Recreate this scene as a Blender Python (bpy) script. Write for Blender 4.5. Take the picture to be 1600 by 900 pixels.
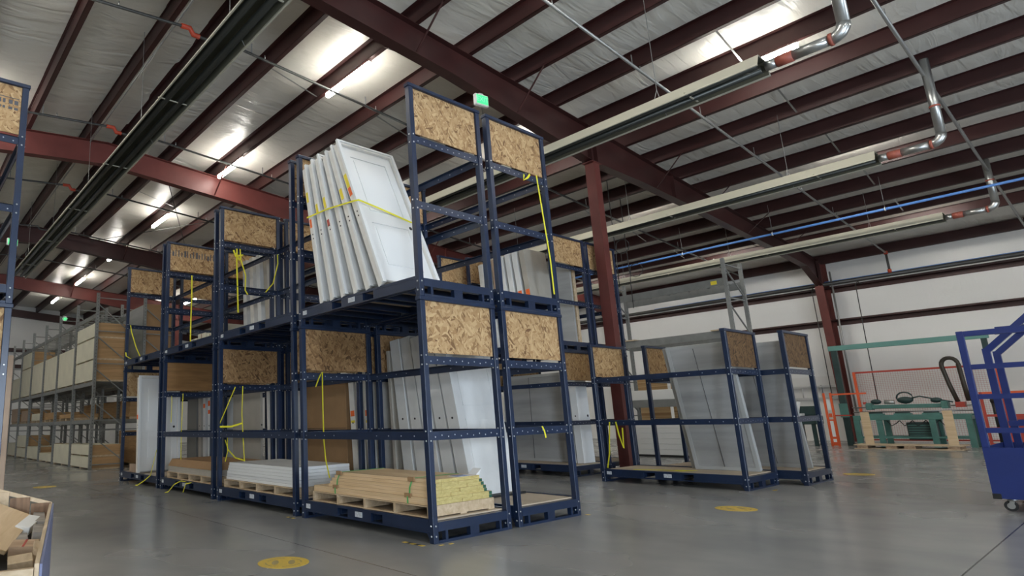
import bpy, bmesh, math, random
from mathutils import Vector, Matrix
R = math.radians
rnd = random.Random(7)
for o in list(bpy.data.objects):
    bpy.data.objects.remove(o)
SC = bpy.context.scene
COL = SC.collection

# ------------------------------------------------------------------ camera, world, light, exposure
CAM_POS = (-4.642, -4.658, 1.261)
F_PX, PX, PY = 946.53, 518.69, 464.66
ROT_Z, ROT_X, ROLL = -0.6359, 1.7706, -0.0271
cam = bpy.data.cameras.new('camera')
cam_o = bpy.data.objects.new('camera', cam)
COL.objects.link(cam_o)
cam.sensor_fit = 'HORIZONTAL'
cam.sensor_width = 36.0
cam.lens = F_PX / 1600 * 36.0
cam.shift_x = (800 - PX) / 1600
cam.shift_y = (PY - 450) / 1600
cam.clip_start = 0.05
cam.clip_end = 200
M = Matrix.Rotation(ROT_Z, 4, 'Z') @ Matrix.Rotation(ROT_X, 4, 'X') @ Matrix.Rotation(ROLL, 4, 'Z')
cam_o.matrix_world = Matrix.Translation(CAM_POS) @ M
SC.camera = cam_o

SC.view_settings.view_transform = 'Standard'
SC.view_settings.look = 'None'
SC.view_settings.gamma = 1.0
SC.view_settings.use_curve_mapping = False
SC.view_settings.exposure = 0.15
LAMP_STRENGTH = 58.0
DAY_POWER = 850.0

world = bpy.data.worlds.new('sky')
SC.world = world
world.use_nodes = True
bg = world.node_tree.nodes['Background']
bg.inputs[0].default_value = (0.6, 0.75, 1.0, 1)
bg.inputs[1].default_value = 1.0


def area_light(name, loc, rot, sx, sy, power, color):
    l = bpy.data.lights.new(name, 'AREA')
    l.shape = 'RECTANGLE'
    l.size, l.size_y, l.energy, l.color = sx, sy, power, color
    o = bpy.data.objects.new(name, l)
    o.location = loc
    o.rotation_euler = rot
    COL.objects.link(o)
    return o


# daylight from unseen dock doors in near wall, extra ones added to brighten racks
area_light('unseen_dock_daylight', (-1.0, -14.35, 1.9), (R(90), 0, 0), 3.6, 3.6, DAY_POWER, (0.74, 0.86, 1.0))
area_light('unseen_dock_daylight', (9.0, -14.35, 1.9), (R(90), 0, 0), 3.6, 3.6, DAY_POWER * 0.35, (0.76, 0.87, 1.0))
area_light('unseen_dock_daylight', (-11.0, -14.35, 1.9), (R(90), 0, 0), 3.6, 3.6, DAY_POWER * 1.1, (0.76, 0.87, 1.0))  # extra door lamp, added to brighten the lower racks

# ------------------------------------------------------------------ materials
MATS = {}


def nodes_of(m):
    return m.node_tree.nodes, m.node_tree.links, m.node_tree.nodes['Principled BSDF']


def mat(name, col, rough=0.5, metal=0.0, spec=0.5, var=0.0, scale=6.0, bump=0.0, bscale=40.0, stretch=(1, 1, 1)):
    if name in MATS:
        return MATS[name]
    m = bpy.data.materials.new(name)
    m.use_nodes = True
    n, l, b = nodes_of(m)
    b.inputs['Base Color'].default_value = (*col, 1)
    b.inputs['Roughness'].default_value = rough
    b.inputs['Metallic'].default_value = metal
    b.inputs['Specular IOR Level'].default_value = spec
    if var or bump:
        tc = n.new('ShaderNodeTexCoord')
        mp = n.new('ShaderNodeMapping')
        mp.inputs['Scale'].default_value = stretch
        l.new(tc.outputs['Object'], mp.inputs[0])
    if var:
        t = n.new('ShaderNodeTexNoise')
        t.inputs['Scale'].default_value = scale
        t.inputs['Detail'].default_value = 5
        l.new(mp.outputs[0], t.inputs['Vector'])
        r = n.new('ShaderNodeValToRGB')
        r.color_ramp.elements[0].position = 0.3
        r.color_ramp.elements[1].position = 0.7
        r.color_ramp.elements[0].color = (*[max(0, c * (1 - var)) for c in col], 1)
        r.color_ramp.elements[1].color = (*[min(1, c * (1 + var)) for c in col], 1)
        l.new(t.outputs['Fac'], r.inputs[0])
        l.new(r.outputs[0], b.inputs['Base Color'])
    if bump:
        t2 = n.new('ShaderNodeTexNoise')
        t2.inputs['Scale'].default_value = bscale
        l.new(mp.outputs[0], t2.inputs['Vector'])
        bp = n.new('ShaderNodeBump')
        bp.inputs['Strength'].default_value = bump
        bp.inputs['Distance'].default_value = 0.02
        l.new(t2.outputs['Fac'], bp.inputs['Height'])
        l.new(bp.outputs[0], b.inputs['Normal'])
    MATS[name] = m
    return m


def emit(name, col, strength):
    m = bpy.data.materials.new(name)
    m.use_nodes = True
    b = nodes_of(m)[2]
    b.inputs['Base Color'].default_value = (*col, 1)
    b.inputs['Emission Color'].default_value = (*col, 1)
    b.inputs['Emission Strength'].default_value = strength
    MATS[name] = m
    return m


def osb_mat(name, dark, mid, light, scale=16.0):
    """strand board: flakes are stretched voronoi cells whose long axis changes from patch to patch"""
    m = bpy.data.materials.new(name)
    m.use_nodes = True
    n, l, b = nodes_of(m)
    tc = n.new('ShaderNodeTexCoord')
    oi = n.new('ShaderNodeObjectInfo')
    mul = n.new('ShaderNodeVectorMath')
    mul.operation = 'SCALE'
    mul.inputs[0].default_value = (13, 7, 11)
    l.new(oi.outputs['Random'], mul.inputs['Scale'])
    add = n.new('ShaderNodeVectorMath')
    add.operation = 'ADD'
    l.new(tc.outputs['Object'], add.inputs[0])
    l.new(mul.outputs[0], add.inputs[1])
    # object space x and z swapped into a flat 2-D plane
    sx = n.new('ShaderNodeSeparateXYZ')
    l.new(add.outputs[0], sx.inputs[0])
    cx = n.new('ShaderNodeCombineXYZ')
    l.new(sx.outputs[0], cx.inputs[0])
    l.new(sx.outputs[2], cx.inputs[1])
    tones = []
    for ang, k in ((0.35, 1.0), (1.25, 1.15), (-0.75, 0.9), (2.2, 1.3)):
        mp = n.new('ShaderNodeMapping')
        mp.vector_type = 'TEXTURE'
        mp.inputs['Rotation'].default_value = (0, 0, ang)
        mp.inputs['Scale'].default_value = (1 / k, 1 / (3.4 * k), 1)
        l.new(cx.outputs[0], mp.inputs[0])
        v = n.new('ShaderNodeTexVoronoi')
        v.voronoi_dimensions = '2D'
        v.inputs['Scale'].default_value = scale
        l.new(mp.outputs[0], v.inputs['Vector'])
        sp = n.new('ShaderNodeSeparateColor')
        l.new(v.outputs['Color'], sp.inputs[0])
        tones.append(sp)
    # the flake with the highest random rank lies on top
    cur_t, cur_r = tones[0].outputs[0], tones[0].outputs[1]
    for sp in tones[1:]:
        gt = n.new('ShaderNodeMath')
        gt.operation = 'GREATER_THAN'
        l.new(sp.outputs[1], gt.inputs[0])
        l.new(cur_r, gt.inputs[1])
        mt = n.new('ShaderNodeMix')
        l.new(gt.outputs[0], mt.inputs[0])
        l.new(cur_t, mt.inputs[2])
        l.new(sp.outputs[0], mt.inputs[3])
        mr = n.new('ShaderNodeMath')
        mr.operation = 'MAXIMUM'
        l.new(sp.outputs[1], mr.inputs[0])
        l.new(cur_r, mr.inputs[1])
        cur_t, cur_r = mt.outputs[0], mr.outputs[0]
    r = n.new('ShaderNodeValToRGB')
    e = r.color_ramp.elements
    e[0].position, e[0].color = 0.0, (*dark, 1)
    e[1].position, e[1].color = 1.0, (*light, 1)
    k = e.new(0.22)
    k.color = (*mid, 1)
    k2 = e.new(0.7)
    k2.color = (*[a * 0.45 + c * 0.55 for a, c in zip(mid, light)], 1)
    l.new(cur_t, r.inputs[0])
    l.new(r.outputs[0], b.inputs['Base Color'])
    b.inputs['Roughness'].default_value = 0.7
    MATS[name] = m
    return m


def wood_mat(name, a, c, stretch=(1.2, 1.2, 18), scale=3.0, rough=0.6):
    m = bpy.data.materials.new(name)
    m.use_nodes = True
    n, l, b = nodes_of(m)
    tc = n.new('ShaderNodeTexCoord')
    mp = n.new('ShaderNodeMapping')
    mp.inputs['Scale'].default_value = stretch
    l.new(tc.outputs['Object'], mp.inputs[0])
    t = n.new('ShaderNodeTexNoise')
    t.inputs['Scale'].default_value = scale
    t.inputs['Detail'].default_value = 6
    t.inputs['Distortion'].default_value = 0.6
    l.new(mp.outputs[0], t.inputs['Vector'])
    r = n.new('ShaderNodeValToRGB')
    r.color_ramp.elements[0].position = 0.32
    r.color_ramp.elements[1].position = 0.68
    r.color_ramp.elements[0].color = (*a, 1)
    r.color_ramp.elements[1].color = (*c, 1)
    l.new(t.outputs['Fac'], r.inputs[0])
    l.new(r.outputs[0], b.inputs['Base Color'])
    b.inputs['Roughness'].default_value = rough
    MATS[name] = m
    return m


def concrete_mat():
    m = bpy.data.materials.new('polished_concrete')
    m.use_nodes = True
    n, l, b = nodes_of(m)
    tc = n.new('ShaderNodeTexCoord')

    def noise(sc, det, dist=0.0, st=(1, 1, 1)):
        mp = n.new('ShaderNodeMapping')
        mp.inputs['Scale'].default_value = st
        l.new(tc.outputs['Object'], mp.inputs[0])
        t = n.new('ShaderNodeTexNoise')
        t.inputs['Scale'].default_value = sc
        t.inputs['Detail'].default_value = det
        t.inputs['Distortion'].default_value = dist
        l.new(mp.outputs[0], t.inputs['Vector'])
        return t.outputs['Fac']
    big = noise(0.45, 3, 0.2)
    mid = noise(1.7, 4, 0.2, (1, 0.7, 1))
    sm = n.new('ShaderNodeMath')
    sm.operation = 'MULTIPLY_ADD'
    sm.inputs[1].default_value = 0.5
    l.new(mid, sm.inputs[0])
    hb = n.new('ShaderNodeMath')
    hb.operation = 'MULTIPLY'
    hb.inputs[1].default_value = 0.5
    l.new(big, hb.inputs[0])
    l.new(hb.outputs[0], sm.inputs[2])
    r = n.new('ShaderNodeValToRGB')
    e = r.color_ramp.elements
    e[0].position, e[0].color = 0.30, (0.20, 0.206, 0.203, 1)
    e[1].position, e[1].color = 0.70, (0.31, 0.305, 0.29, 1)
    l.new(sm.outputs[0], r.inputs[0])
    # saw-cut joints every 6 m
    sx = n.new('ShaderNodeSeparateXYZ')
    l.new(tc.outputs['Object'], sx.inputs[0])
    lines = []
    for ax, off in (('Y', 3.5), ('X', 1.0)):
        ad = n.new('ShaderNodeMath')
        ad.operation = 'ADD'
        ad.inputs[1].default_value = off + 60.0
        l.new(sx.outputs[ax], ad.inputs[0])
        md = n.new('ShaderNodeMath')
        md.operation = 'PINGPONG'
        md.inputs[1].default_value = 6.0
        l.new(ad.outputs[0], md.inputs[0])
        lt = n.new('ShaderNodeMath')
        lt.operation = 'LESS_THAN'
        lt.inputs[1].default_value = 0.006
        l.new(md.outputs[0], lt.inputs[0])
        lines.append(lt.outputs[0])
    mxl = n.new('ShaderNodeMath')
    mxl.operation = 'MAXIMUM'
    l.new(lines[0], mxl.inputs[0])
    l.new(lines[1], mxl.inputs[1])
    mix = n.new('ShaderNodeMix')
    mix.data_type = 'RGBA'
    l.new(mxl.outputs[0], mix.inputs[0])
    l.new(r.outputs[0], mix.inputs[6])
    mix.inputs[7].default_value = (0.035, 0.035, 0.035, 1)
    l.new(mix.outputs[2], b.inputs['Base Color'])
    rr = n.new('ShaderNodeMapRange')
    rr.inputs['From Min'].default_value = 0.3
    rr.inputs['From Max'].default_value = 0.7
    rr.inputs['To Min'].default_value = 0.19
    rr.inputs['To Max'].default_value = 0.30
    l.new(big, rr.inputs[0])
    l.new(rr.outputs[0], b.inputs['Roughness'])
    b.inputs['Specular IOR Level'].default_value = 0.55
    MATS['concrete'] = m
    return m


def insulation_mat(name, col, rough, st, strength):
    """white vinyl faced insulation: crinkled glossy foil"""
    m = bpy.data.materials.new(name)
    m.use_nodes = True
    n, l, b = nodes_of(m)
    tc = n.new('ShaderNodeTexCoord')
    mp = n.new('ShaderNodeMapping')
    mp.inputs['Scale'].default_value = st
    l.new(tc.outputs['Object'], mp.inputs[0])
    t = n.new('ShaderNodeTexNoise')
    t.inputs['Scale'].default_value = 1.0
    t.inputs['Detail'].default_value = 4
    t.inputs['Distortion'].default_value = 0.8
    l.new(mp.outputs[0], t.inputs['Vector'])
    bp = n.new('ShaderNodeBump')
    bp.inputs['Strength'].default_value = strength
    bp.inputs['Distance'].default_value = 0.05
    l.new(t.outputs['Fac'], bp.inputs['Height'])
    l.new(bp.outputs[0], b.inputs['Normal'])
    b.inputs['Base Color'].default_value = (*col, 1)
    b.inputs['Roughness'].default_value = rough
    b.inputs['Specular IOR Level'].default_value = 0.6
    MATS[name] = m
    return m


BLUE = mat('blue_paint', (0.0095, 0.021, 0.054), 0.32, 0, 0.5, 0.18, 5)
BOLT = mat('zinc', (0.62, 0.63, 0.62), 0.3, 0.8)
HOLE = mat('punched_hole', (0.40, 0.42, 0.46), 0.6)
PLATE = mat('label_plate_grey', (0.52, 0.55, 0.58), 0.5, 0, 0.5, 0.25, 60)
PLY = mat('plywood', (0.47, 0.385, 0.285), 0.65, 0, 0.4, 0.12, 3, 0, 1, (1, 0.3, 1))
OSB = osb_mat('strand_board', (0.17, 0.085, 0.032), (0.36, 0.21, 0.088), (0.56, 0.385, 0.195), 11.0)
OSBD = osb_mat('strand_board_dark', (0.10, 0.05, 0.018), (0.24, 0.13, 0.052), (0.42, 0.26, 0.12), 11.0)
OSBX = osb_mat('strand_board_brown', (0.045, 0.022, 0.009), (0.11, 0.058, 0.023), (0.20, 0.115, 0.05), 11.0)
GFRAME = mat('grey_frame', (0.42, 0.43, 0.42), 0.45)
BROWNPLY = mat('brown_ply', (0.30, 0.16, 0.06), 0.6, 0, 0.4, 0.2, 4, 0, 1, (0.5, 1, 4))
STEEL = mat('maroon_steel_shaded', (0.044, 0.013, 0.012), 0.45, 0, 0.45, 0.15, 2)  # shade of faces turned from the lamps is put into this colour
STEEL_LIT = mat('maroon_steel_lit', (0.125, 0.032, 0.027), 0.5, 0, 0.4, 0.15, 2)  # same steel in a redder tone, lamp light painted into the colour
GREY = mat('grey_rack_paint', (0.20, 0.205, 0.195), 0.45, 0, 0.5, 0.1, 6)
WHITE = mat('white_door', (0.78, 0.79, 0.78), 0.38, 0, 0.5)
JAMB = mat('cream_jamb', (0.77, 0.75, 0.70), 0.5, 0, 0.4, 0.06, 8)
PRIMED = mat('primed_grey_white', (0.68, 0.685, 0.67), 0.5, 0, 0.4, 0.05, 4)
BEIGE = mat('beige_board', (0.45, 0.42, 0.36), 0.6, 0, 0.4, 0.06, 4)
WRAP = mat('plastic_wrap', (0.37, 0.375, 0.37), 0.28, 0, 0.6, 0.2, 2, 0.25, 6, (1, 0.25, 2))
CARD = mat('cardboard', (0.33, 0.20, 0.10), 0.75, 0, 0.3, 0.08, 4)
CARDP = mat('pale_cardboard', (0.45, 0.33, 0.24), 0.75, 0, 0.3, 0.08, 4)
CREAM = mat('cream_crate_panel', (0.72, 0.69, 0.55), 0.65, 0, 0.3, 0.07, 2)
CRATEB = mat('brown_crate_end', (0.42, 0.26, 0.125), 0.7, 0, 0.3, 0.18, 3, 0, 1, (0.4, 1, 9))
BLACK = mat('black_rubber', (0.012, 0.012, 0.012), 0.5)
YELLOW = mat('yellow_webbing', (0.78, 0.72, 0.03), 0.6)
YLAB = mat('yellow_sticker', (0.85, 0.70, 0.05), 0.6)
OLAB = mat('orange_sticker', (0.90, 0.16, 0.03), 0.6)
FYEL = mat('floor_yellow', (0.60, 0.42, 0.07), 0.5, 0, 0.4, 0.15, 30)
FBLK = mat('tape_black', (0.02, 0.02, 0.02), 0.5)
PINE = wood_mat('pine_lumber', (0.60, 0.42, 0.23), (0.74, 0.56, 0.35), (8, 0.5, 8))
PINE2 = wood_mat('pallet_pine', (0.45, 0.33, 0.20), (0.62, 0.49, 0.33), (6, 1.0, 6))
YWOOD = wood_mat('yellow_end_grain', (0.46, 0.36, 0.12), (0.62, 0.52, 0.22), (6, 6, 22))
SCRAP = wood_mat('scrap_plank', (0.30, 0.19, 0.11), (0.50, 0.35, 0.22), (1, 6, 6))
SCRAPD = wood_mat('scrap_dark', (0.13, 0.07, 0.035), (0.26, 0.15, 0.08), (9, 9, 1))
GREYW = wood_mat('weathered_wood', (0.20, 0.18, 0.16), (0.36, 0.33, 0.29), (2, 6, 6))
GREEN = mat('machine_green', (0.075, 0.19, 0.16), 0.45, 0, 0.5, 0.15, 5)
DGREEN = mat('dark_machine_green', (0.018, 0.045, 0.042), 0.5, 0, 0.5, 0.2, 5)
ORANGE = mat('orange_paint', (0.72, 0.11, 0.03), 0.45)
REDP = mat('red_paint', (0.42, 0.05, 0.03), 0.5)
CARTB = mat('cart_blue', (0.009, 0.024, 0.14), 0.4, 0, 0.5, 0.1, 3)
GALV = mat('galvanised', (0.45, 0.46, 0.45), 0.3, 0.85, 0.5, 0.12, 5)
COPPER = mat('red_coupling', (0.34, 0.09, 0.06), 0.5)
PIPE = mat('black_pipe', (0.05, 0.05, 0.048), 0.4, 0.3)
PIPEG = mat('grey_pipe', (0.30, 0.30, 0.29), 0.35, 0.5)
REFL = mat('heater_reflector', (0.52, 0.50, 0.40), 0.45, 0.0)
REFLI = mat('heater_inside', (0.16, 0.16, 0.12), 0.28, 0.6)
HTUBE = mat('heater_tube_steel', (0.04, 0.042, 0.036), 0.35, 0.5)
BLUEP = mat('blue_air_pipe', (0.10, 0.25, 0.62), 0.4)
ALU = mat('aluminium', (0.55, 0.56, 0.55), 0.35, 0.7)
PLASTW = mat('white_plastic', (0.75, 0.75, 0.72), 0.4)
LABELW = mat('white_paper', (0.80, 0.80, 0.78), 0.7)
INKG = mat('grey_ink', (0.10, 0.10, 0.11), 0.8)
BLUELAB = mat('blue_label', (0.10, 0.16, 0.40), 0.5)
GSTRAP = mat('green_strap', (0.10, 0.42, 0.12), 0.4)
GPAINT = mat('green_end_paint', (0.02, 0.10, 0.06), 0.6)
mat('dark_grey_board', (0.22, 0.215, 0.20), 0.6)
mat('bluish_board', (0.20, 0.26, 0.42), 0.6)
CONC = concrete_mat()
INSUL = insulation_mat('roof_insulation', (0.70, 0.675, 0.61), 0.30, (0.9, 4.5, 1), 0.8)
INSULW = insulation_mat('wall_insulation', (0.74, 0.74, 0.72), 0.36, (1, 4.0, 0.8), 0.45)
TUBE = emit('lamp_glow', (1.0, 0.965, 0.89), LAMP_STRENGTH)
EXITG = emit('exit_green', (0.05, 0.75, 0.22), 0.9)
SCREENG = emit('green_pilot', (0.02, 0.6, 0.35), 0.8)

# ------------------------------------------------------------------ mesh helpers


class MB:
    def __init__(s):
        s.bm = bmesh.new()
        s.mats = []

    def mi(s, m):
        if m not in s.mats:
            s.mats.append(m)
        return s.mats.index(m)

    def _fin(s, verts, m):
        i = s.mi(m)
        fs = set()
        for v in verts:
            fs.update(v.link_faces)
        for f in fs:
            f.material_index = i

    def box(s, x0, x1, y0, y1, z0, z1, m, T=None):
        vs = [s.bm.verts.new(p) for p in ((x0, y0, z0), (x1, y0, z0), (x1, y1, z0), (x0, y1, z0), (x0, y0, z1), (x1, y0, z1), (x1, y1, z1), (x0, y1, z1))]
        i = s.mi(m)
        for q in ((0, 3, 2, 1), (4, 5, 6, 7), (0, 1, 5, 4), (1, 2, 6, 5), (2, 3, 7, 6), (3, 0, 4, 7)):
            f = s.bm.faces.new([vs[k] for k in q])
            f.material_index = i
        if T is not None:
            bmesh.ops.transform(s.bm, matrix=T, verts=vs)
        return s

    def beam(s, a, b, w, h, m, up=(0, 0, 1)):
        a, b = Vector(a), Vector(b)
        d = (b - a)
        L = d.length
        y = d.normalized()
        u = Vector(up)
        if abs(y.dot(u)) > 0.99:
            u = Vector((1, 0, 0))
        x = y.cross(u).normalized()
        z = x.cross(y)
        T = Matrix(((x.x, y.x, z.x, a.x), (x.y, y.y, z.y, a.y), (x.z, y.z, z.z, a.z), (0, 0, 0, 1)))
        return s.box(-w / 2, w / 2, 0, L, -h / 2, h / 2, m, T)

    def cyl(s, a, b, r, m, seg=12, r2=None, caps=True):
        a, b = Vector(a), Vector(b)
        d = b - a
        q = d.to_track_quat('Z', 'Y').to_matrix().to_4x4()
        T = Matrix.Translation((a + b) / 2) @ q
        g = bmesh.ops.create_cone(s.bm, cap_ends=caps, segments=seg, radius1=r, radius2=r if r2 is None else r2, depth=d.length, matrix=T)
        s._fin(g['verts'], m)
        for v in g['verts']:
            for f in v.link_faces:
                if len(f.verts) == 4:
                    f.smooth = True
        return s

    def tube(s, pts, r, m, seg=8):
        pts = [Vector(p) for p in pts]
        rings = []
        up = Vector((0.13, 0.21, 0.97)).normalized()
        for k, p in enumerate(pts):
            if k == 0:
                t = pts[1] - p
            elif k == len(pts) - 1:
                t = p - pts[k - 1]
            else:
                t = (pts[k + 1] - p).normalized() + (p - pts[k - 1]).normalized()
            t = t.normalized()
            x = t.cross(up)
            if x.length < 1e-3:
                x = t.cross(Vector((1, 0, 0)))
            x.normalize()
            y = t.cross(x).normalized()
            rings.append([s.bm.verts.new(p + (x * math.cos(2 * math.pi * j / seg) + y * math.sin(2 * math.pi * j / seg)) * r) for j in range(seg)])
        i = s.mi(m)
        for k in range(len(rings) - 1):
            for j in range(seg):
                f = s.bm.faces.new((rings[k][j], rings[k][(j + 1) % seg], rings[k + 1][(j + 1) % seg], rings[k + 1][j]))
                f.material_index = i
                f.smooth = True
        for rg in (rings[0][::-1], rings[-1]):
            f = s.bm.faces.new(rg)
            f.material_index = i
        return s

    def ribbon(s, pts, w, t, m, side=(1, 0, 0)):
        """a flat strap: rectangular section along a path"""
        pts = [Vector(p) for p in pts]
        sd = Vector(side).normalized()
        rings = []
        for k, p in enumerate(pts):
            a = pts[max(0, k - 1)]
            b = pts[min(len(pts) - 1, k + 1)]
            d = (b - a).normalized()
            x = (sd - d * sd.dot(d))
            x = x.normalized() if x.length > 1e-4 else Vector((0, 1, 0))
            y = d.cross(x)
            rings.append([s.bm.verts.new(p + x * (w / 2 * u) + y * (t / 2 * v)) for u, v in ((-1, -1), (1, -1), (1, 1), (-1, 1))])
        i = s.mi(m)
        for k in range(len(rings) - 1):
            for j in range(4):
                f = s.bm.faces.new((rings[k][j], rings[k][(j + 1) % 4], rings[k + 1][(j + 1) % 4], rings[k + 1][j]))
                f.material_index = i
        for rg in (rings[0][::-1], rings[-1]):
            s.bm.faces.new(rg).material_index = i
        return s

    def prism(s, poly, axis, a, b, m):
        """extrude a closed polygon (2-D) along an axis; axis Y: poly=(x,z); axis X: poly=(y,z); axis Z: poly=(x,y)"""
        def P(u, v, w):
            return {'Y': (u, w, v), 'X': (w, u, v), 'Z': (u, v, w)}[axis]
        A = [s.bm.verts.new(P(u, v, a)) for u, v in poly]
        B = [s.bm.verts.new(P(u, v, b)) for u, v in poly]
        i = s.mi(m)
        n = len(poly)
        for k in range(n):
            s.bm.faces.new((A[k], A[(k + 1) % n], B[(k + 1) % n], B[k])).material_index = i
        s.bm.faces.new(A[::-1]).material_index = i
        s.bm.faces.new(B).material_index = i
        return s

    def ball(s, c, r, m, sc=(1, 1, 1)):
        T = Matrix.Translation(c) @ Matrix.Diagonal((*sc, 1))
        g = bmesh.ops.create_uvsphere(s.bm, u_segments=12, v_segments=8, radius=r, matrix=T)
        s._fin(g['verts'], m)
        for v in g['verts']:
            for f in v.link_faces:
                f.smooth = True
        return s

    def disc(s, c, r, n, m, t=0.004, seg=10):
        n = Vector(n).normalized()
        c = Vector(c)
        return s.cyl(c - n * t / 2, c + n * t / 2, r, m, seg)

    def build(s, name, parent=None, label=None, kind=None, cat=None, group=None, bevel=0.0, loc=None):
        me = bpy.data.meshes.new(name)
        bmesh.ops.recalc_face_normals(s.bm, faces=s.bm.faces[:])
        s.bm.to_mesh(me)
        s.bm.free()
        for m in s.mats:
            me.materials.append(m)
        o = bpy.data.objects.new(name, me)
        COL.objects.link(o)
        if parent is not None:
            o.parent = parent
        if loc is not None:
            o.location = loc
        if bevel:
            md = o.modifiers.new('bevel', 'BEVEL')
            md.width = bevel
            md.segments = 1
            md.limit_method = 'ANGLE'
        tag(o, label, cat, group, kind)
        return o


def tag(o, label=None, cat=None, group=None, kind=None):
    if label:
        o['label'] = label
    if cat:
        o['category'] = cat
    if group:
        o['group'] = group
    if kind:
        o['kind'] = kind
    return o


def thing(name, label, cat, loc=(0, 0, 0), rot=(0, 0, 0), group=None):
    o = bpy.data.objects.new(name, None)
    o.empty_display_size = 0.2
    COL.objects.link(o)
    o.location = loc
    o.rotation_euler = rot
    return tag(o, label, cat, group, 'thing')


CHILD = {}


def copy_tree(root, loc=None, rot=None, label=None, group=None):
    kids = {}
    for o in bpy.data.objects:
        if o.parent is not None:
            kids.setdefault(o.parent.name, []).append(o)

    def rec(o, parent):
        c = o.copy()
        COL.objects.link(c)
        if parent is not None:
            c.parent = parent
        for ch in kids.get(o.name, []):
            rec(ch, c)
        return c
    r = rec(root, None)
    if loc is not None:
        r.location = loc
    if rot is not None:
        r.rotation_euler = rot
    if label:
        r['label'] = label
    if group:
        r['group'] = group
    return r


# ------------------------------------------------------------------ the building
XR, ZR = -0.45, 8.69           # ridge line, underside of purlins
SLOPE = 0.08
XW, XL = 24.4, -25.3           # right and left walls
YN, YE = -14.5, 37.0           # near and end walls
PUR = 0.33                     # purlin depth


def zb(x):
    return ZR - SLOPE * abs(x - XR)


# floor
b = MB()
b.box(XL - 0.2, XW + 0.2, YN - 0.2, YE + 0.2, -0.2, 0, CONC)
b.build('floor', kind='structure', label='polished grey concrete warehouse floor')

# purlins positions
PX_R = [-0.1] + [1.21 + 1.45 * k for k in range(16)]
PX_L = [-1.02] + [-2.42 - 1.45 * k for k in range(4)]
# ceiling: insulation sagging between purlins
xs_p = sorted([XL + 0.0] + [-0.45 - (1.45 * k + 0.57) for k in range(17)] + PX_R + [XW])
xs_p = [x for x in xs_p if XL <= x <= XW]
b = MB()
bm = b.bm
i = b.mi(INSUL)
ys = [YN + (YE - YN) * k / 60 for k in range(61)]
cols = []
for a, c in zip(xs_p[:-1], xs_p[1:]):
    for k in range(4):
        t = k / 4
        x = a + (c - a) * t
        cols.append((x, zb(x) + PUR - 0.05 * math.sin(math.pi * t)))
cols.append((XW, zb(XW) + PUR))
grid = [[bm.verts.new((x, y, z + 0.012 * math.sin(y * 2.1 + x * 5) * (0 if abs(z - zb(x) - PUR) < 1e-4 else 1))) for y in ys] for x, z in cols]
for p in range(len(cols) - 1):
    for q in range(len(ys) - 1):
        f = bm.faces.new((grid[p][q], grid[p + 1][q], grid[p + 1][q + 1], grid[p][q + 1]))
        f.material_index = i
        f.smooth = True
ceil = b.build('ceiling', kind='structure', label='white faced roof insulation sagging between maroon purlins')
md = ceil.modifiers.new('thick', 'SOLIDIFY')
md.thickness = 0.12
md.offset = 1.0 if ceil.data.polygons[0].normal.z > 0 else -1.0

# walls
zt = 9.2
b = MB()
b.box(XW, XW + 0.2, YN, YE, 0, zb(XW) + PUR, INSULW)
b.build('wall_right', kind='structure', label='white insulated side wall behind the green machine')
b = MB()
b.box(XL - 0.2, XL, YN, YE, 0, zb(XL) + PUR, INSULW)
b.build('wall_left', kind='structure')
gable = [(XL, 0), (XW, 0), (XW, zb(XW) + PUR), (XR, ZR + PUR), (XL, zb(XL) + PUR)]
b = MB()
b.prism(gable, 'Y', YE, YE + 0.2, INSULW)
b.build('wall_end', kind='structure', label='white end wall beyond the grey pallet racking')
b = MB()
for x0, x1, z0, z1 in ((XL, -12.9, 0, 3.9), (-9.1, -2.9, 0, 3.9), (0.9, 7.1, 0, 3.9), (10.9, XW, 0, 3.9)):
    b.box(x0, x1, YN - 0.2, YN, z0, z1, INSULW)
b.prism([(XL, 3.9), (XW, 3.9), (XW, zb(XW) + PUR), (XR, ZR + PUR), (XL, zb(XL) + PUR)], 'Y', YN - 0.2, YN, INSULW)
b.build('wall_near', kind='structure')
# lower liner on the right wall
b = MB()
b.box(XW - 0.02, XW, YN, YE, 0.0, 2.4, mat('wall_liner', (0.70, 0.69, 0.66), 0.5))
b.build('trim_1', kind='structure', label='smooth white liner board along the foot of the side wall')

# purlins (C sections)


def purlin(x, name='purlin_beam'):
    z = zb(x)
    b = MB()
    b.box(-0.004, 0.004, YN, YE, 0, PUR, STEEL)
    b.box(-0.004, 0.095, YN, YE, 0, 0.006, STEEL)
    b.box(0.089, 0.095, YN, YE, 0, 0.03, STEEL)
    b.box(-0.095, 0.004, YN, YE, PUR - 0.006, PUR, STEEL)
    return b.build(name, kind='structure', loc=(x, 0, z))


for x in PX_R[:-1]:
    purlin(x)
for x in PX_L:
    purlin(x)
# eave strut along the right wall
b = MB()
b.box(XW - 0.12, XW, YN, YE, zb(XW) - 0.02, zb(XW) + PUR, STEEL)
b.build('eave_beam', kind='structure')
# girts on the right wall and on the end wall
for z in (5.68, 4.42):
    b = MB()
    b.box(XW - 0.2, XW, YN, YE, z, z + 0.012, STEEL)
    b.box(XW - 0.2, XW - 0.188, YN, YE, z, z + 0.07, STEEL)
    b.box(XW - 0.012, XW, YN, YE, z - 0.16, z, STEEL)
    b.build('wall_beam', kind='structure', label='dark girt along the white side wall')
for z in (5.9, 4.9):
    b = MB()
    b.box(XL, XW, YE - 0.2, YE, z, z + 0.22, STEEL)
    b.build('wall_beam', kind='structure')

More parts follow.
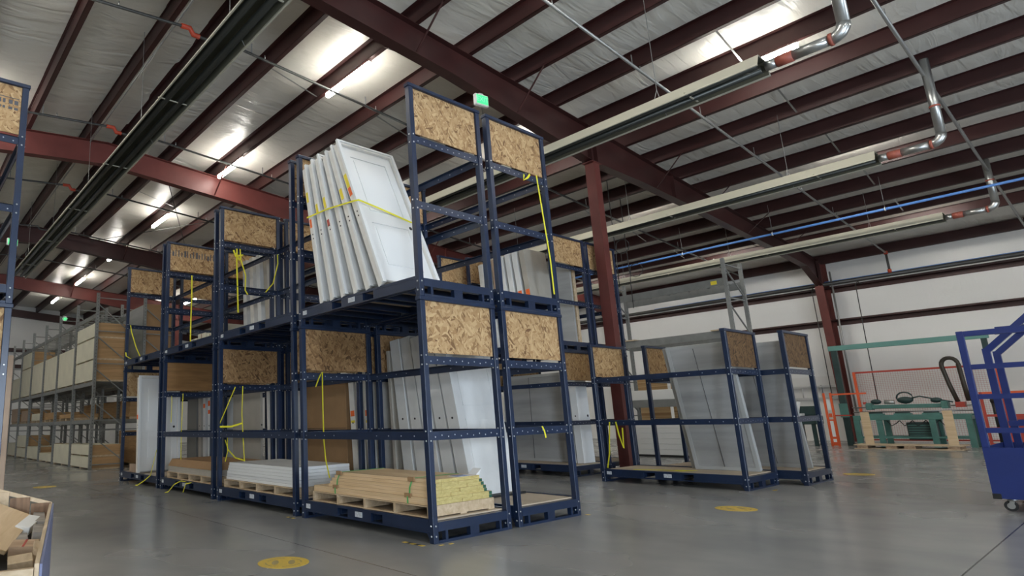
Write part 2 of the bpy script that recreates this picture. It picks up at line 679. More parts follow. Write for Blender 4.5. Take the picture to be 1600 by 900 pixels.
# rafters: tapered I beams on frames 8.5 m apart
PROF = [(-0.45, 8.08), (3.57, 7.74), (8.1, 7.12), (8.75, 7.08), (10.66, 7.06), (14.3, 6.89), (19.0, 6.62), (22.3, 6.38), (23.75, 5.75)]
COLX = 8.42


def rafter(y, left=True, m=STEEL):
    b = MB()
    pts = [(x, z) for x, z in PROF]
    if left:
        pts = [(2 * XR - x, z) for x, z in pts[1:4]][::-1] + pts
    for (x0, z0), (x1, z1) in zip(pts[:-1], pts[1:]):
        # web, bottom flange, top flange
        b.prism([(x0, z0), (x1, z1), (x1, zb(x1) - 0.012), (x0, zb(x0) - 0.012)] if not (x0 < XR < x1) else [(x0, z0), (x1, z1), (x1, zb(x1) - 0.012), (x0, zb(x0) - 0.012)], 'Y', y - 0.006, y + 0.006, m)
        b.prism([(x0, z0 - 0.014), (x1, z1 - 0.014), (x1, z1), (x0, z0)], 'Y', y - 0.11, y + 0.11, m)
        b.prism([(x0, zb(x0) - 0.012), (x1, zb(x1) - 0.012), (x1, zb(x1) - 0.001), (x0, zb(x0) - 0.001)], 'Y', y - 0.11, y + 0.11, m)
    for x in (COLX - 0.12, COLX + 0.12, 12.4, 23.7):
        zz = 7.08 if x < 9 else (6.98 if x < 13 else 5.8)
        b.box(x - 0.005, x + 0.005, y - 0.10, y + 0.10, zz, zb(x) - 0.012, m)
    # flange braces up to the purlins on both sides
    for k, px in enumerate(PX_R[2:-1]):
        if k % 2 == 0 and abs(px - COLX) > 0.5:
            zlo = None
            for (x0, z0), (x1, z1) in zip(pts[:-1], pts[1:]):
                if x0 <= px <= x1:
                    zlo = z0 + (z1 - z0) * (px - x0) / (x1 - x0)
            for s in (-1, 1):
                b.beam((px, y + s * 0.09, zlo + 0.03), (px, y + s * 0.85, zb(px) + 0.05), 0.04, 0.012, m)
    return b.build('rafter_beam', kind='structure', label='tapered maroon steel rafter beam')


for y, m in ((2.5, STEEL), (11.0, STEEL_LIT), (19.5, STEEL), (28.0, STEEL_LIT)):
    rafter(y, True, m)
b = MB()
b.prism([(XL, zb(XL) - 0.45), (XR, ZR - 0.45), (XW, zb(XW) - 0.45), (XW, zb(XW) - 0.005), (XR, ZR - 0.005), (XL, zb(XL) - 0.005)], 'Y', YE - 0.25, YE - 0.02, STEEL)
b.build('rafter_beam', kind='structure')
for y in (2.5, 11.0, 19.5, 28.0):
    b = MB()
    b.box(COLX - 0.115, COLX + 0.115, y - 0.115, y + 0.115, 0.02, 7.05, STEEL_LIT)
    b.box(COLX - 0.2, COLX + 0.2, y - 0.2, y + 0.2, 0, 0.02, STEEL_LIT)
    b.box(COLX - 0.2, COLX + 0.2, y - 0.13, y + 0.13, 7.045, 7.066, STEEL_LIT)
    b.build('steel_column', kind='structure', label='square maroon steel column holding up the rafter')
    b = MB()
    b.prism([(24.05, 0), (24.38, 0), (24.38, zb(24.38)), (23.6, zb(23.6) - 0.05), (23.6, 5.75)], 'Y', y - 0.006, y + 0.006, STEEL_LIT)
    for xa, za, xc, zc in ((24.05, 0, 23.6, 5.75),):
        b.prism([(xa - 0.015, za), (xa, za), (xc, zc), (xc - 0.015, zc)], 'Y', y - 0.13, y + 0.13, STEEL_LIT)
    b.box(24.365, 24.385, y - 0.13, y + 0.13, 0, zb(24.4), STEEL_LIT)
    b.build('wall_column', kind='structure', label='tapered maroon column against the white side wall')

# sag rods between purlins at mid bay
for y in (-0.8, 5.6, 14.1):
    for k in range(1, 15, 2):
        xa = PX_R[k]
        xc = PX_R[k + 1]
        b = MB()
        b.beam((xa + 0.006, y, zb(xa) + PUR - 0.06), (xc - 0.006, y, zb(xc) + 0.03), 0.035, 0.006, GALV)
        b.build('sag_rod_beam', kind='structure')

# X bracing rods in the far bay, either side of the ridge
for a, c in (((1.3, 11.3, 8.4), (5.4, 19.2, 8.1)), ((5.4, 11.3, 8.06), (1.3, 19.2, 8.36))):
    b = MB()
    b.cyl(a, c, 0.012, PIPE, 6)
    b.build('bracing_rod', cat='rod', kind='thing', label='thin dark bracing rod crossing the roof bay ' + ('falling away from the ridge' if a[0] < 2 else 'climbing back toward the ridge'))

# ------------------------------------------------------------------ ceiling strip lights


def strip_light(first=None, loc=(0, 0, 0), label='', group=None):
    if first is not None:
        return copy_tree(first, loc=loc, label=label, group=group)
    t = thing('strip_light', label, 'light', loc, (0, 0, 0), group)
    b = MB()
    b.box(-0.035, 0.035, -0.75, 0.75, -0.012, 0.012, PLASTW)
    b.build('housing', t)
    b = MB()
    b.prism([(-0.055, -0.075), (-0.035, -0.1), (0.035, -0.1), (0.055, -0.075), (0.055, -0.014), (-0.055, -0.014)], 'Y', -0.74, 0.74, TUBE)
    b.build('diffuser', t)
    b = MB()
    for y in (-0.6, 0.6):
        b.box(-0.012, 0.012, y - 0.01, y + 0.01, 0.012, 0.05, PIPEG)
    b.build('bracket', t)
    return t


ROWS = ['second', 'third', 'fourth', 'fifth', 'sixth', 'seventh', 'eighth', 'ninth']
L0 = None
lights = []
for ci, xl in enumerate((2.66, 8.46, 14.26, 20.06)):
    for k in range(-2, 7):
        lights.append((xl + 0.035, -0.95 + 5.45 * k, ci))
for xl in (-3.87, -9.7, -15.5):
    for k in (-1, 0, 1, 2, 3, 4):
        lights.append((xl, -0.95 + 5.45 * k, 9))
NAMES = {0: 'by the ridge', 1: 'over the middle column line', 2: 'beyond the middle column', 3: 'near the white side wall', 9: 'on the far side of the ridge'}
for x, y, ci in lights:
    z = zb(x) - 0.05
    if ci in (2, 3):
        x, z = x + 0.135, zb(x + 0.135) + 0.18
    if ci == 0 and y > 2:
        n = round((y + 0.95) / 5.45)
        lab = 'glowing strip light by the ridge, ' + ['', 'above the big leaning white doors', 'next beyond the doors', 'past the lit red rafter', 'third before the far wall', 'second before the far wall', 'last one before the far end wall'][n]
        g = None
    elif ci == 1 and -2 < y < 0:
        lab, g = 'glowing strip light under the purlin beside the galvanised heater flue', None
    else:
        lab, g = 'white strip light under a purlin ' + NAMES[ci], 'strip lights ' + NAMES[ci]
    if L0 is None:
        L0 = strip_light(None, (x, y, z), lab, g)
    else:
        o = strip_light(L0, (x, y, z), lab)
        if 'group' in o:
            del o['group']
        if g:
            o['group'] = g
#PART2
# ------------------------------------------------------------------ gas tube heaters


def heater(x, z, y0, y1, label, flue=True):
    t = thing('tube_heater', label, 'heater', (x, 0, z))
    b = MB()
    sec = [(-0.25, 0.0), (-0.14, 0.19), (0.14, 0.19), (0.25, 0.0)]
    tk = 0.006
    for (xa, za), (xc, zc) in zip(sec[:-1], sec[1:]):
        d = Vector((zc - za, 0, -(xc - xa))).normalized() * tk
        b.prism([(xa, za), (xc, zc), (xc + d.x, zc + d.z), (xa + d.x, za + d.z)], 'Y', y0, y1, REFL)
    for s in (-1, 1):
        b.box(s * 0.25 - 0.012, s * 0.25 + 0.012, y0, y1, -0.02, 0.0, REFL)
    k = y0 + 1.0
    while k < y1:
        b.box(-0.26, 0.26, k - 0.012, k + 0.012, 0.02, 0.03, REFL)
        k += 3.05
    b.build('reflector', t)
    for s in (-1, 1):
        b = MB()
        b.cyl((s * 0.11, y0 + 0.05, 0.06), (s * 0.11, y1 - 0.05, 0.06), 0.055, HTUBE, 12)
        b.build('burner_tube', t)
    b = MB()
    for (xa, za), (xc, zc) in (((-0.235, 0.004), (-0.134, 0.178)), ((-0.134, 0.178), (0.134, 0.178)), ((0.134, 0.178), (0.235, 0.004))):
        b.prism([(xa, za), (xc, zc), (xc, zc - 0.003), (xa + (0.003 if xa < 0 else -0.003), za)], 'Y', y0 + 0.01, y1 - 0.01, REFLI)
    b.build('inner_lining', t)
    k = y0 + 1.5
    while k < y1:
        b = MB()
        top = zb(x) - z
        b.tube([(-0.235, k, 0.0), (0, k, 0.40), (0, k, top)], 0.006, PIPEG, 6)
        b.tube([(0.235, k, 0.0), (0, k, 0.40)], 0.006, PIPEG, 6)
        b.build('hanger_chain', t)
        k += 3.6
    if flue:
        b = MB()
        b.cyl((0.1, y0, 0.08), (0.1, y0 - 0.14, 0.08), 0.075, GALV, 14)
        b.cyl((0.1, y0 - 0.14, 0.08), (0.1, y0 - 0.34, 0.08), 0.082, COPPER, 14)
        b.cyl((0.1, y0 - 0.34, 0.08), (0.1, y0 - 0.78, 0.08), 0.075, GALV, 14)
        b.build('flue_pipe', t)
        b = MB()
        r = 0.16
        pts = [(0.1, y0 - 0.78, 0.08)] + [(0.1, y0 - 0.78 - r * math.sin(R(a)), 0.08 + r - r * math.cos(R(a))) for a in (22, 45, 68, 90)]
        b.tube(pts, 0.082, GALV, 14)
        b.cyl((0.1, y0 - 0.76, 0.08), (0.1, y0 - 0.80, 0.08), 0.09, COPPER, 14)
        b.build('flue_elbow', t)
        b = MB()
        b.cyl((0.1, y0 - 0.78 - r, 0.08 + r), (0.1, y0 - 0.78 - r, zb(x + 0.1) - z + 0.12), 0.075, GALV, 14)
        b.cyl((0.1, y0 - 0.78 - r, 0.62 + r), (0.1, y0 - 0.78 - r, 0.66 + r), 0.083, COPPER, 14)
        b.build('flue_stack', t)
    return t


heater(-1.28, 6.4, -3.0, 18.2, 'dark olive tube heater hanging beside the roof ridge above the left aisle', False)
heater(5.3, 6.12, -1.98, 9.5, 'cream tube heater passing just in front of the middle column', True)
heater(11.1, 6.08, -2.0, 9.0, 'cream tube heater hung between the middle column and the side wall', True)
heater(17.5, 6.0, -1.95, 9.5, 'cream tube heater hung nearest the white side wall', True)

# ------------------------------------------------------------------ pipes


def sprinkler(y, x0, x1, label, mt, coupling):
    t = thing('sprinkler_pipe', label, 'pipe', (0, y, 0))
    b = MB()
    pts = [(x0, 0, zb(x0) - 0.20)]
    if x0 < XR < x1:
        pts += [(XR - 0.25, 0, zb(XR - 0.25) - 0.20), (XR - 0.18, 0, ZR - 0.33), (XR + 0.12, 0, ZR - 0.33), (XR + 0.2, 0, zb(XR + 0.2) - 0.20)]
    pts += [(x1, 0, zb(x1) - 0.20)]
    b.tube(pts, 0.03, mt, 8)
    b.build('pipe', t)
    if coupling and x0 < XR < x1:
        b = MB()
        b.tube([(XR - 0.42, 0, zb(XR - 0.42) - 0.20), (XR - 0.25, 0, zb(XR - 0.25) - 0.20), (XR - 0.18, 0, ZR - 0.33), (XR - 0.06, 0, ZR - 0.33)], 0.048, MATS['orange_red'], 10)
        b.build('red_elbow', t)
    k = x0 + 0.8
    while k < x1:
        b = MB()
        b.box(k - 0.012, k + 0.012, -0.004, 0.004, zb(k) - 0.23, zb(k) + 0.03, PIPEG)
        b.cyl((k + 0.3, 0, zb(k + 0.3) - 0.17), (k + 0.3, 0, zb(k + 0.3) - 0.09), 0.012, GALV, 6)
        b.build('hanger', t)
        k += 2.9
    return t


mat('orange_red', (0.42, 0.05, 0.02), 0.5)
sprinkler(-2.9, 5.0, 23.4, 'grey sprinkler pipe crossing the roof nearest the galvanised flues', PIPEG, False)
sprinkler(0.44, 2.9, 23.6, 'long sprinkler pipe crossing the roof to the orange riser on the side wall', PIPEG, False)
sprinkler(4.9, -6.0, 23.4, 'dark sprinkler pipe with red ridge elbow passing above the big leaning doors', PIPE, True)
sprinkler(9.55, -6.0, 23.4, 'dark sprinkler pipe with red ridge elbow next before the lit red rafter', PIPE, True)
sprinkler(14.0, -6.0, 23.4, 'dark sprinkler pipe beyond the lit red rafter', PIPE, True)
sprinkler(18.6, -6.0, 23.4, 'dark sprinkler pipe just before the second rafter beyond the lit one', PIPE, False)
sprinkler(23.2, -4.0, 23.4, 'dark sprinkler pipe between the two farthest rafters', PIPE, False)
t = thing('sprinkler_riser', 'short dark riser with orange couplings where the sprinkler pipe meets the side wall main', 'pipe', (23.62, 0.44, 0))
b = MB()
b.cyl((0, 0, 5.86), (0, 0, zb(23.6) - 0.20), 0.035, PIPE, 10)
b.build('pipe', t)
for z in (5.84, zb(23.6) - 0.26):
    b = MB()
    b.cyl((0, 0, z), (0, 0, z + 0.12), 0.055, MATS['orange_red'], 10)
    b.build('orange_coupling', t)
b = MB()
b.cyl((24.02, YN + 1, 5.84), (24.02, YE - 1, 5.84), 0.075, PIPE, 10)
b.build("sprinkler_main", kind="thing", label="thick black sprinkler main running along the upper girt of the side wall", cat="pipe")
b = MB()
b.cyl((16.6, -6.5, 6.42), (16.6, 9.5, 6.42), 0.035, BLUEP, 10)
o = b.build('air_pipe', kind='thing', label='bright blue compressed air pipe hung below the roof', cat='pipe')
for y in (-1.0, 1.6, 4.2, 6.8):
    b = MB()
    b.cyl((16.6, y, 6.455), (16.6, y, zb(16.6) + 0.02), 0.005, PIPEG, 6)
    b.box(16.56, 16.64, y - 0.012, y + 0.012, 6.375, 6.465, PLASTW)
    b.build('pipe_hanger', o)
b = MB()
b.cyl((24.3, -5.0, 5.97), (24.3, 9.0, 5.97), 0.014, BLUEP, 8)
b.build('air_line', kind='thing', label='thin pale blue air line along the top of the side wall', cat='pipe')
for x, lab in ((-0.88, 'pale conduit running along the second ridge purlin'), (0.03, 'thin conduit clipped along the ridge purlin over the left aisle')):
    b = MB()
    b.cyl((x, -6.0, zb(x) - 0.025), (x, 26.0, zb(x) - 0.025), 0.022, PIPEG, 8)
    b.build('conduit_pipe', kind='thing', label=lab, cat='pipe')
# hanging hoses / conduits near the side wall
for pts, lab in (([(24.21, 2.80, 5.69), (23.9, 2.78, 5.75), (23.5, 2.72, 5.6), (23.48, 2.70, 3.6), (23.5, 2.70, 1.75)], 'thin dark hose hanging straight down before the wall column'),
                 ([(24.21, 1.4, 5.69), (23.9, 1.42, 5.75), (23.55, 1.42, 5.6), (23.5, 1.43, 3.5), (23.4, 1.42, 1.4)], 'thin dark hose hanging down beside the green machine')):
    b = MB()
    b.tube(pts, 0.014, PIPE, 6)
    b.build('air_hose', kind='thing', label=lab, cat='hose')
b = MB()
b.cyl((24.0, 2.2, 1.0), (24.0, 2.2, 6.3), 0.03, PIPEG, 8)
b.build('conduit_pipe', kind='thing', label='grey conduit pipe climbing beside the wall column', cat='pipe')
# cables looped under the roof beyond the column
for x, y, zl, lab in ((11.38, 3.54, 5.73, 'dark coiled cable drop hanging behind the middle column'), (12.83, 3.96, 5.34, 'second coiled cable drop hanging over the empty grey rack')):
    b = MB()
    pts = [(x, y + 0.2, zb(x) + 0.02), (x, y + 0.2, zl + 0.5), (x, y + 0.2, zl + 0.02)] + [(x, y + 0.2 * math.cos(R(a)), zl - 0.2 * math.sin(R(a))) for a in range(20, 350, 30)] + [(x, y + 0.2, zl - 0.25), (x + 0.02, y + 0.22, zl - 1.1)]
    b.tube(pts, 0.012, PIPE, 6)
    b.build('cable_drop', kind='thing', label=lab, cat='cable')

# ------------------------------------------------------------------ exit signs


def exit_sign(loc, rz, label, w=0.33, h=0.24):
    t = thing('exit_sign', label, 'sign', loc, (0, 0, rz))
    b = MB()
    b.box(-w / 2, w / 2, -0.04, 0.04, -h, 0, PLASTW)
    b.box(-0.06, 0.06, -0.03, 0.03, 0, 0.03, PLASTW)
    b.build('housing', t, bevel=0.012)
    b = MB()
    b.box(-w / 2 + 0.025, w / 2 - 0.025, -0.046, -0.041, -h + 0.03, -0.03, EXITG)
    b.build('green_face', t)
    cu = bpy.data.curves.new('lettering', 'FONT')
    cu.body = 'EXIT'
    cu.size = h * 0.62
    cu.align_x = 'CENTER'
    cu.align_y = 'CENTER'
    cu.extrude = 0.001
    cu.materials.append(MATS['exit_light'])
    fo = bpy.data.objects.new('lettering_source', cu)
    COL.objects.link(fo)
    me = bpy.data.meshes.new_from_object(fo)
    bpy.data.objects.remove(fo)
    me.materials.clear()
    me.materials.append(MATS['exit_light'])
    o = bpy.data.objects.new('lettering', me)
    COL.objects.link(o)
    o.parent = t
    o.location = (0, -0.0475, -h / 2)
    o.rotation_euler = (R(90), 0, 0)
    return t


emit('exit_light', (0.20, 0.85, 0.38), 0.8)
exit_sign((4.35, 2.38, 7.50), R(-8), 'green exit sign under the big maroon rafter above the tallest stack')
exit_sign((-1.75, 16.6, 7.30), R(10), 'small green exit sign beside the far end of the left tube heater')
exit_sign((0.575, 19.33, 5.32), 0, 'tiny green exit light fixed to the top of a grey racking upright', 0.13, 0.16)

# ------------------------------------------------------------------ blue stacking racks
W, L, H = 1.244, 2.438, 2.575
GX, GY = 0.134, 0.152
RA, RB = 1.068, 1.872          # rail heights
PT = 0.07                      # post size
hw, hl = W / 2, L / 2


def mesh_only(mb, name):
    o = mb.build(name)
    me = o.data
    bpy.data.objects.remove(o)
    return me


def part(name, me, parent, loc=(0, 0, 0), rz=0.0, bevel=0.0):
    o = bpy.data.objects.new(name, me)
    COL.objects.link(o)
    o.parent = parent
    o.location = loc
    o.rotation_euler = (0, 0, rz)
    if bevel:
        m = o.modifiers.new('bevel', 'BEVEL')
        m.width = bevel
        m.segments = 1
        m.limit_method = 'ANGLE'
    return o


def rack_meshes():
    ms = {}
    b = MB()
    b.box(-PT / 2, PT / 2, -PT / 2, PT / 2, 0.0, H - 0.046, BLUE)
    for z in (0.07, 0.17, RA - 0.05, RA + 0.05, RB - 0.05, RB + 0.05):
        for n in ((0, -1, 0), (0, 1, 0), (-1, 0, 0), (1, 0, 0)):
            b.disc((n[0] * PT / 2, n[1] * PT / 2, z), 0.011, n, BOLT, 0.012, 8)
    ms['post'] = mesh_only(b, 'post')
    b = MB()
    b.box(-hw - 0.012, hw + 0.012, -0.04, 0.04, H - 0.045, H - 0.001, BLUE)
    ms['top_bar'] = mesh_only(b, 'top_bar')
    # base: end beams with fork openings, long rims with pocket holes, cross members
    b = MB()
    for s in (-1, 1):
        y = s * (hl - 0.03)
        b.box(-hw + PT, hw - PT, y - 0.03, y + 0.03, 0.115, 0.205, BLUE)
        b.box(-hw + PT, hw - PT, y - 0.03, y + 0.03, 0.0, 0.028, BLUE)
        for x, w in ((-0.43, 0.035), (0.0, 0.14), (0.43, 0.035)):
            b.box(x - w / 2, x + w / 2, y - 0.027, y + 0.027, 0.028, 0.115, BLUE)
    for s in (-1, 1):
        x = s * (hw - 0.025)
        yy = [-hl + PT, -0.42, -0.22, 0.22, 0.42, hl - PT]
        b.box(x - 0.025, x + 0.025, -hl + PT, hl - PT, 0.205, 0.232, BLUE)
        b.box(x - 0.025, x + 0.025, -hl + PT, hl - PT, 0.095, 0.112, BLUE)
        b.box(x - 0.035 * s - 0.01, x - 0.035 * s + 0.01, -hl + PT, hl - PT, 0.088, 0.095, BLUE)
        for k in (0, 2, 4):
            b.box(x - 0.02, x + 0.02, yy[k], yy[k + 1], 0.112, 0.205, BLUE)
        for sy in (-1, 1):
            b.prism([(sy * (hl - PT), 0.088), (sy * (hl - PT - 0.05), 0.088), (sy * (hl - PT), 0.01)], 'X', x - 0.004, x + 0.004, BLUE)
    for y in (-0.8, -0.42, -0.22, 0.22, 0.42, 0.8):
        b.box(-hw + 0.05, hw - 0.05, y - 0.02, y + 0.02, 0.12, 0.203, BLUE)
    ms['base_frame'] = mesh_only(b, 'base_frame')
    b = MB()
    b.box(-hw + 0.055, hw - 0.055, -hl + 0.075, hl - 0.075, 0.206, 0.222, PLY)
    ms['deck'] = mesh_only(b, 'deck')

    def rail(length, axis):
        b = MB()
        n = int(length / 0.1)
        if axis == 'X':
            b.box(-length / 2, length / 2, -0.004, 0.004, -0.045, 0.045, BLUE)
            b.box(-length / 2, length / 2, -0.004, 0.038, 0.037, 0.045, BLUE)
        else:
            b.box(-0.004, 0.004, -length / 2, length / 2, -0.045, 0.045, BLUE)
            b.box(-0.004, 0.038, -length / 2, length / 2, 0.037, 0.045, BLUE)
        for k in range(n):
            q = -length / 2 + (k + 0.5) * length / n
            if axis == 'X':
                b.disc((q, 0, 0.004 if k % 2 else -0.012), 0.008, (0, 1, 0), HOLE, 0.011, 8)
            elif k % 2 and abs(q) > 0.35:
                b.disc((0, q, 0.0), 0.008, (1, 0, 0), HOLE, 0.011, 8)
        return b
    ms['end_rail'] = mesh_only(rail(W - 2 * PT, 'X'), 'rail')
    ms['long_rail'] = mesh_only(rail(L - 2 * PT, 'Y'), 'rail')
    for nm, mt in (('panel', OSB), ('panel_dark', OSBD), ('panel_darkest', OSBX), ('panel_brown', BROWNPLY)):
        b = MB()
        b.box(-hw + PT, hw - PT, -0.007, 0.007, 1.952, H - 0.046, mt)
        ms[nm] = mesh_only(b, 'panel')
    b = MB()
    b.box(-0.003, 0.003, -0.065, 0.065, -0.03, 0.03, PLATE)
    ms['label_plate'] = mesh_only(b, 'label_plate')
    b = MB()
    b.box(-0.003, 0.003, -0.045, 0.045, -0.028, 0.028, PLATE)
    ms['small_plate'] = mesh_only(b, 'label_plate')
    return ms


RM = rack_meshes()


def rack(x0, y0, z0, label, front=(), back=(RA, RB), near='panel', far='panel', open_near=False):
    t = thing('stacking_rack', label, 'rack', (x0 + hw, y0 + hl, z0), (0, 0, 0), 'blue stacking racks')
    for sx in (-1, 1):
        for sy in (-1, 1):
            part('post', RM['post'], t, (sx * (hw - PT / 2), sy * (hl - PT / 2), 0), 0, 0.006)
    part('base_frame', RM['base_frame'], t)
    part('deck', RM['deck'], t)
    for sy in (-1, 1):
        part('top_bar', RM['top_bar'], t, (0, sy * (hl - PT / 2), 0), 0, 0.004)
        part('panel', RM[near if sy < 0 else far], t, (0, sy * (hl - PT / 2), 0))
        for z in (RA, RB):
            part('rail', RM['end_rail'], t, (0, sy * (hl - 0.02), z), 0 if sy < 0 else math.pi)
    for s, zs in ((-1, front), (1, back)):
        for z in zs:
            part('rail', RM['long_rail'], t, (s * (hw - 0.02), 0, z), 0 if s < 0 else math.pi)
    for me, y in (('small_plate', hl - 0.16), ('label_plate', 0.0)):
        part('label_plate', RM[me], t, (-hw - 0.0005, y, 0.165))
    return t


COLX0 = [0.0, W + GX]
ROWY = [k * (L + GY) for k in range(4)]
LAB_LOW = [['lower blue stacking rack at the nearest corner, holding the strapped lumber pallet', 'lower blue rack beside the nearest corner one, full of pale leaning doors'],
           ['lower blue rack in front holding the pallet of white slabs', 'lower blue rack behind the white slabs, holding tall brown cartons'],
           ['lower blue rack holding the brown board pack on a pallet', 'lower blue rack behind the brown board pack, holding plain grey doors'],
           ['lower blue rack at the far end of the row with one white framed door', 'lower blue rack at the far end holding doors with red stickers, behind the framed door']]
LAB_UP = [['upper blue rack on the nearest corner stack, holding six leaning framed doors', 'empty upper blue rack beside the tall leaning framed doors'],
          ['upper blue rack with yellow strap bundle, second stack from the nearest corner', 'upper blue rack behind the yellow strap bundle, second stack from the nearest corner'],
          ['upper blue rack with one long yellow strap and stencilled strand board', 'upper blue rack holding white door edges behind the stencilled strand board'],
          ['upper blue rack at the far end of the row, nearest the grey racking', 'upper blue rack at the far end of the back row, holding low white boxes']]
for r in range(4):
    for c in range(2):
        far = 'panel'
        near = 'panel'
        lf = (RA,) if (c == 0 and r < 3) else ()
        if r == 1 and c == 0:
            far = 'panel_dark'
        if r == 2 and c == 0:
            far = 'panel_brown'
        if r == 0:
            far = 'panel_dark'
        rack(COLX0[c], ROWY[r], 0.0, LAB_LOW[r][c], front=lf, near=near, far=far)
        rack(COLX0[c], ROWY[r], H, LAB_UP[r][c], front=(), near=near, far='panel')
# stencilled marks on the third upper board
b = MB()
for k in range(15):
    w_ = 0.022 if k % 4 else 0.045
    x_ = 0.12 + k * 0.068
    b.box(x_, x_ + w_, 0, 0.0015, 0, 0.145 if k % 3 else 0.10, INKG)
o = b.build('stencil_mark', loc=(0, 0, 0))
for o_ in bpy.data.objects:
    if o_.get('label') == LAB_UP[2][0]:
        for ch in [c for c in bpy.data.objects if c.parent == o_]:
            if ch.name.startswith('panel') and ch.location.y > 0:
                o.parent = ch
                o.location = (-hw, -0.0088, 2.27)

# second block beyond: two stacks and two low singles
EX, EY, E2X, E2Y = 6.389, -0.521, 7.70, -0.91
FX, FY = 6.78, 2.72
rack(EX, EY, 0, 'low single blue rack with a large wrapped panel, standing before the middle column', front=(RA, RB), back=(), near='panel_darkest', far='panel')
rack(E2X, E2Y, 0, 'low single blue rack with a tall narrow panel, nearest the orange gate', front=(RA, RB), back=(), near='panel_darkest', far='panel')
rack(FX, FY, 0, 'lower blue rack holding the wide white sheet, left of the middle column', front=(RA, RB), back=(RB,), near='panel', far='panel')
rack(FX, FY, H, 'upper blue rack holding doors with orange stickers, left of the middle column', front=(), back=(RA, RB))
rack(FX + W + 0.1, FY, 0, 'lower blue rack directly behind the middle column', front=(RA,), back=(RA,))
rack(FX + W + 0.1, FY, H, 'upper blue rack with a pale board, directly behind the middle column', front=(), back=(RA,))
rack(6.0, FY + L + GY, 0, 'lower blue rack behind the stack left of the middle column', front=(), back=(RA,))
rack(6.0, FY + L + GY, H, 'upper blue rack glimpsed behind the orange stickered doors', front=(), back=(RA,))
# stack at the left edge of the aisle
ZX, ZY = -3.62 - W, 2.5
rack(ZX, ZY, 0, 'lower blue rack across the aisle by the scrap crate', front=(), back=(RA,))
rack(ZX, ZY, H, 'upper blue rack across the aisle with printed strand board', front=(), back=(RA, RB))
b = MB()
for z0 in (2.30, 2.235):
    for k in range(9):
        x_ = 0.02 + k * 0.058
        b.box(x_, x_ + (0.04 if k % 3 else 0.025), -0.0015, 0, z0, z0 + (0.05 if z0 > 2.25 else 0.03), INKG)
b.box(-0.02, 0.53, -0.0015, 0, 2.372, 2.38, INKG)
o = b.build('stencil_mark')
for o_ in bpy.data.objects:
    if o_.get('label') == 'upper blue rack across the aisle with printed strand board':
        for ch in [c for c in bpy.data.objects if c.parent == o_]:
            if ch.name.startswith('panel') and ch.location.y < 0:
                o.parent = ch
                o.location = (0, -0.0075, 0)
# ------------------------------------------------------------------ doors, boards and pallets
DK = 0.2235            # top of a rack deck
DKU = H + 0.2235


def framed_door(label, w, h, t, loc, lean=0.0, group=None, stickers=(), face='two', flip=False, edge=JAMB, slab=WHITE):
    """pre-hung door: jambs, casing, slab, hinges; leans back toward +Y, near face toward -Y, hinge edge toward -X"""
    th = R(lean)
    o = thing('framed_door', label, 'door', (loc[0], loc[1], loc[2] + t * math.sin(th) + 0.002), (-th, 0, 0), group)
    for x0, x1 in ((0.0, 0.032), (w - 0.032, w)):
        b = MB()
        b.box(x0, x1, 0.016, t, 0, h, edge)
        b.build('side_jamb', o)
        b = MB()
        xa, xb = (x0 - 0.028, x0 + 0.028) if x0 == 0.0 else (x1 - 0.028, x1 + 0.028)
        b.prism([(xa, 0.0), (xb, 0.006), (xb, 0.03), (xa, 0.036)], 'Z', 0, h + 0.028, WHITE)
        b.build('casing', o)
    b = MB()
    b.box(0.032, w - 0.032, 0.016, t, h - 0.03, h, edge)
    b.build('head_jamb', o)
    b = MB()
    b.box(0.0, w, 0.0, 0.03, h, h + 0.028, WHITE)
    b.build('casing', o)
    b = MB()
    b.box(0.032, w - 0.032, 0.01, t, 0.0, 0.028, ALU)
    b.build('sill', o)
    # slab with two recessed panels
    y0, y1 = 0.052, 0.096
    b = MB()
    b.box(0.036, w - 0.036, y0 + 0.012, y1, 0.03, h - 0.033, slab)
    st, mid = 0.13, h * 0.42
    for xa, xb in ((0.036, 0.036 + st), (w - 0.036 - st, w - 0.036)):
        b.box(xa, xb, y0, y0 + 0.012, 0.03, h - 0.033, slab)
    for za, zb_ in ((0.03, 0.26), (mid, mid + 0.16), (h - 0.033 - 0.16, h - 0.033)):
        b.box(0.036 + st, w - 0.036 - st, y0, y0 + 0.012, za, zb_, slab)
    for za, zb_ in ((0.26, mid), (mid + 0.16, h - 0.193)):
        b.box(0.036 + st + 0.05, w - 0.036 - st - 0.05, y0 + 0.003, y0 + 0.012, za + 0.05, zb_ - 0.05, slab)
    b.disc((w - 0.11, y0, 0.98), 0.027, (0, -1, 0), BLACK, 0.004, 14)
    b.build('slab', o)
    for z in (0.25, h * 0.5, h - 0.25):
        b = MB()
        b.box(0.030, 0.040, y0 - 0.012, y0 + 0.004, z - 0.05, z + 0.05, ALU)
        b.build('hinge', o)
    for z, m, sz in stickers:
        b = MB()
        b.box(-0.0025, 0.0, 0.042, t - 0.012, z - sz / 2, z + sz / 2, m)
        b.build('sticker', o)
    b = MB()
    for z in (h * 0.46, h * 0.49):
        b.disc((-0.001, t * 0.62, z), 0.011, (-1, 0, 0), BLACK, 0.004, 10)
    b.build('latch_bore', o)
    return o


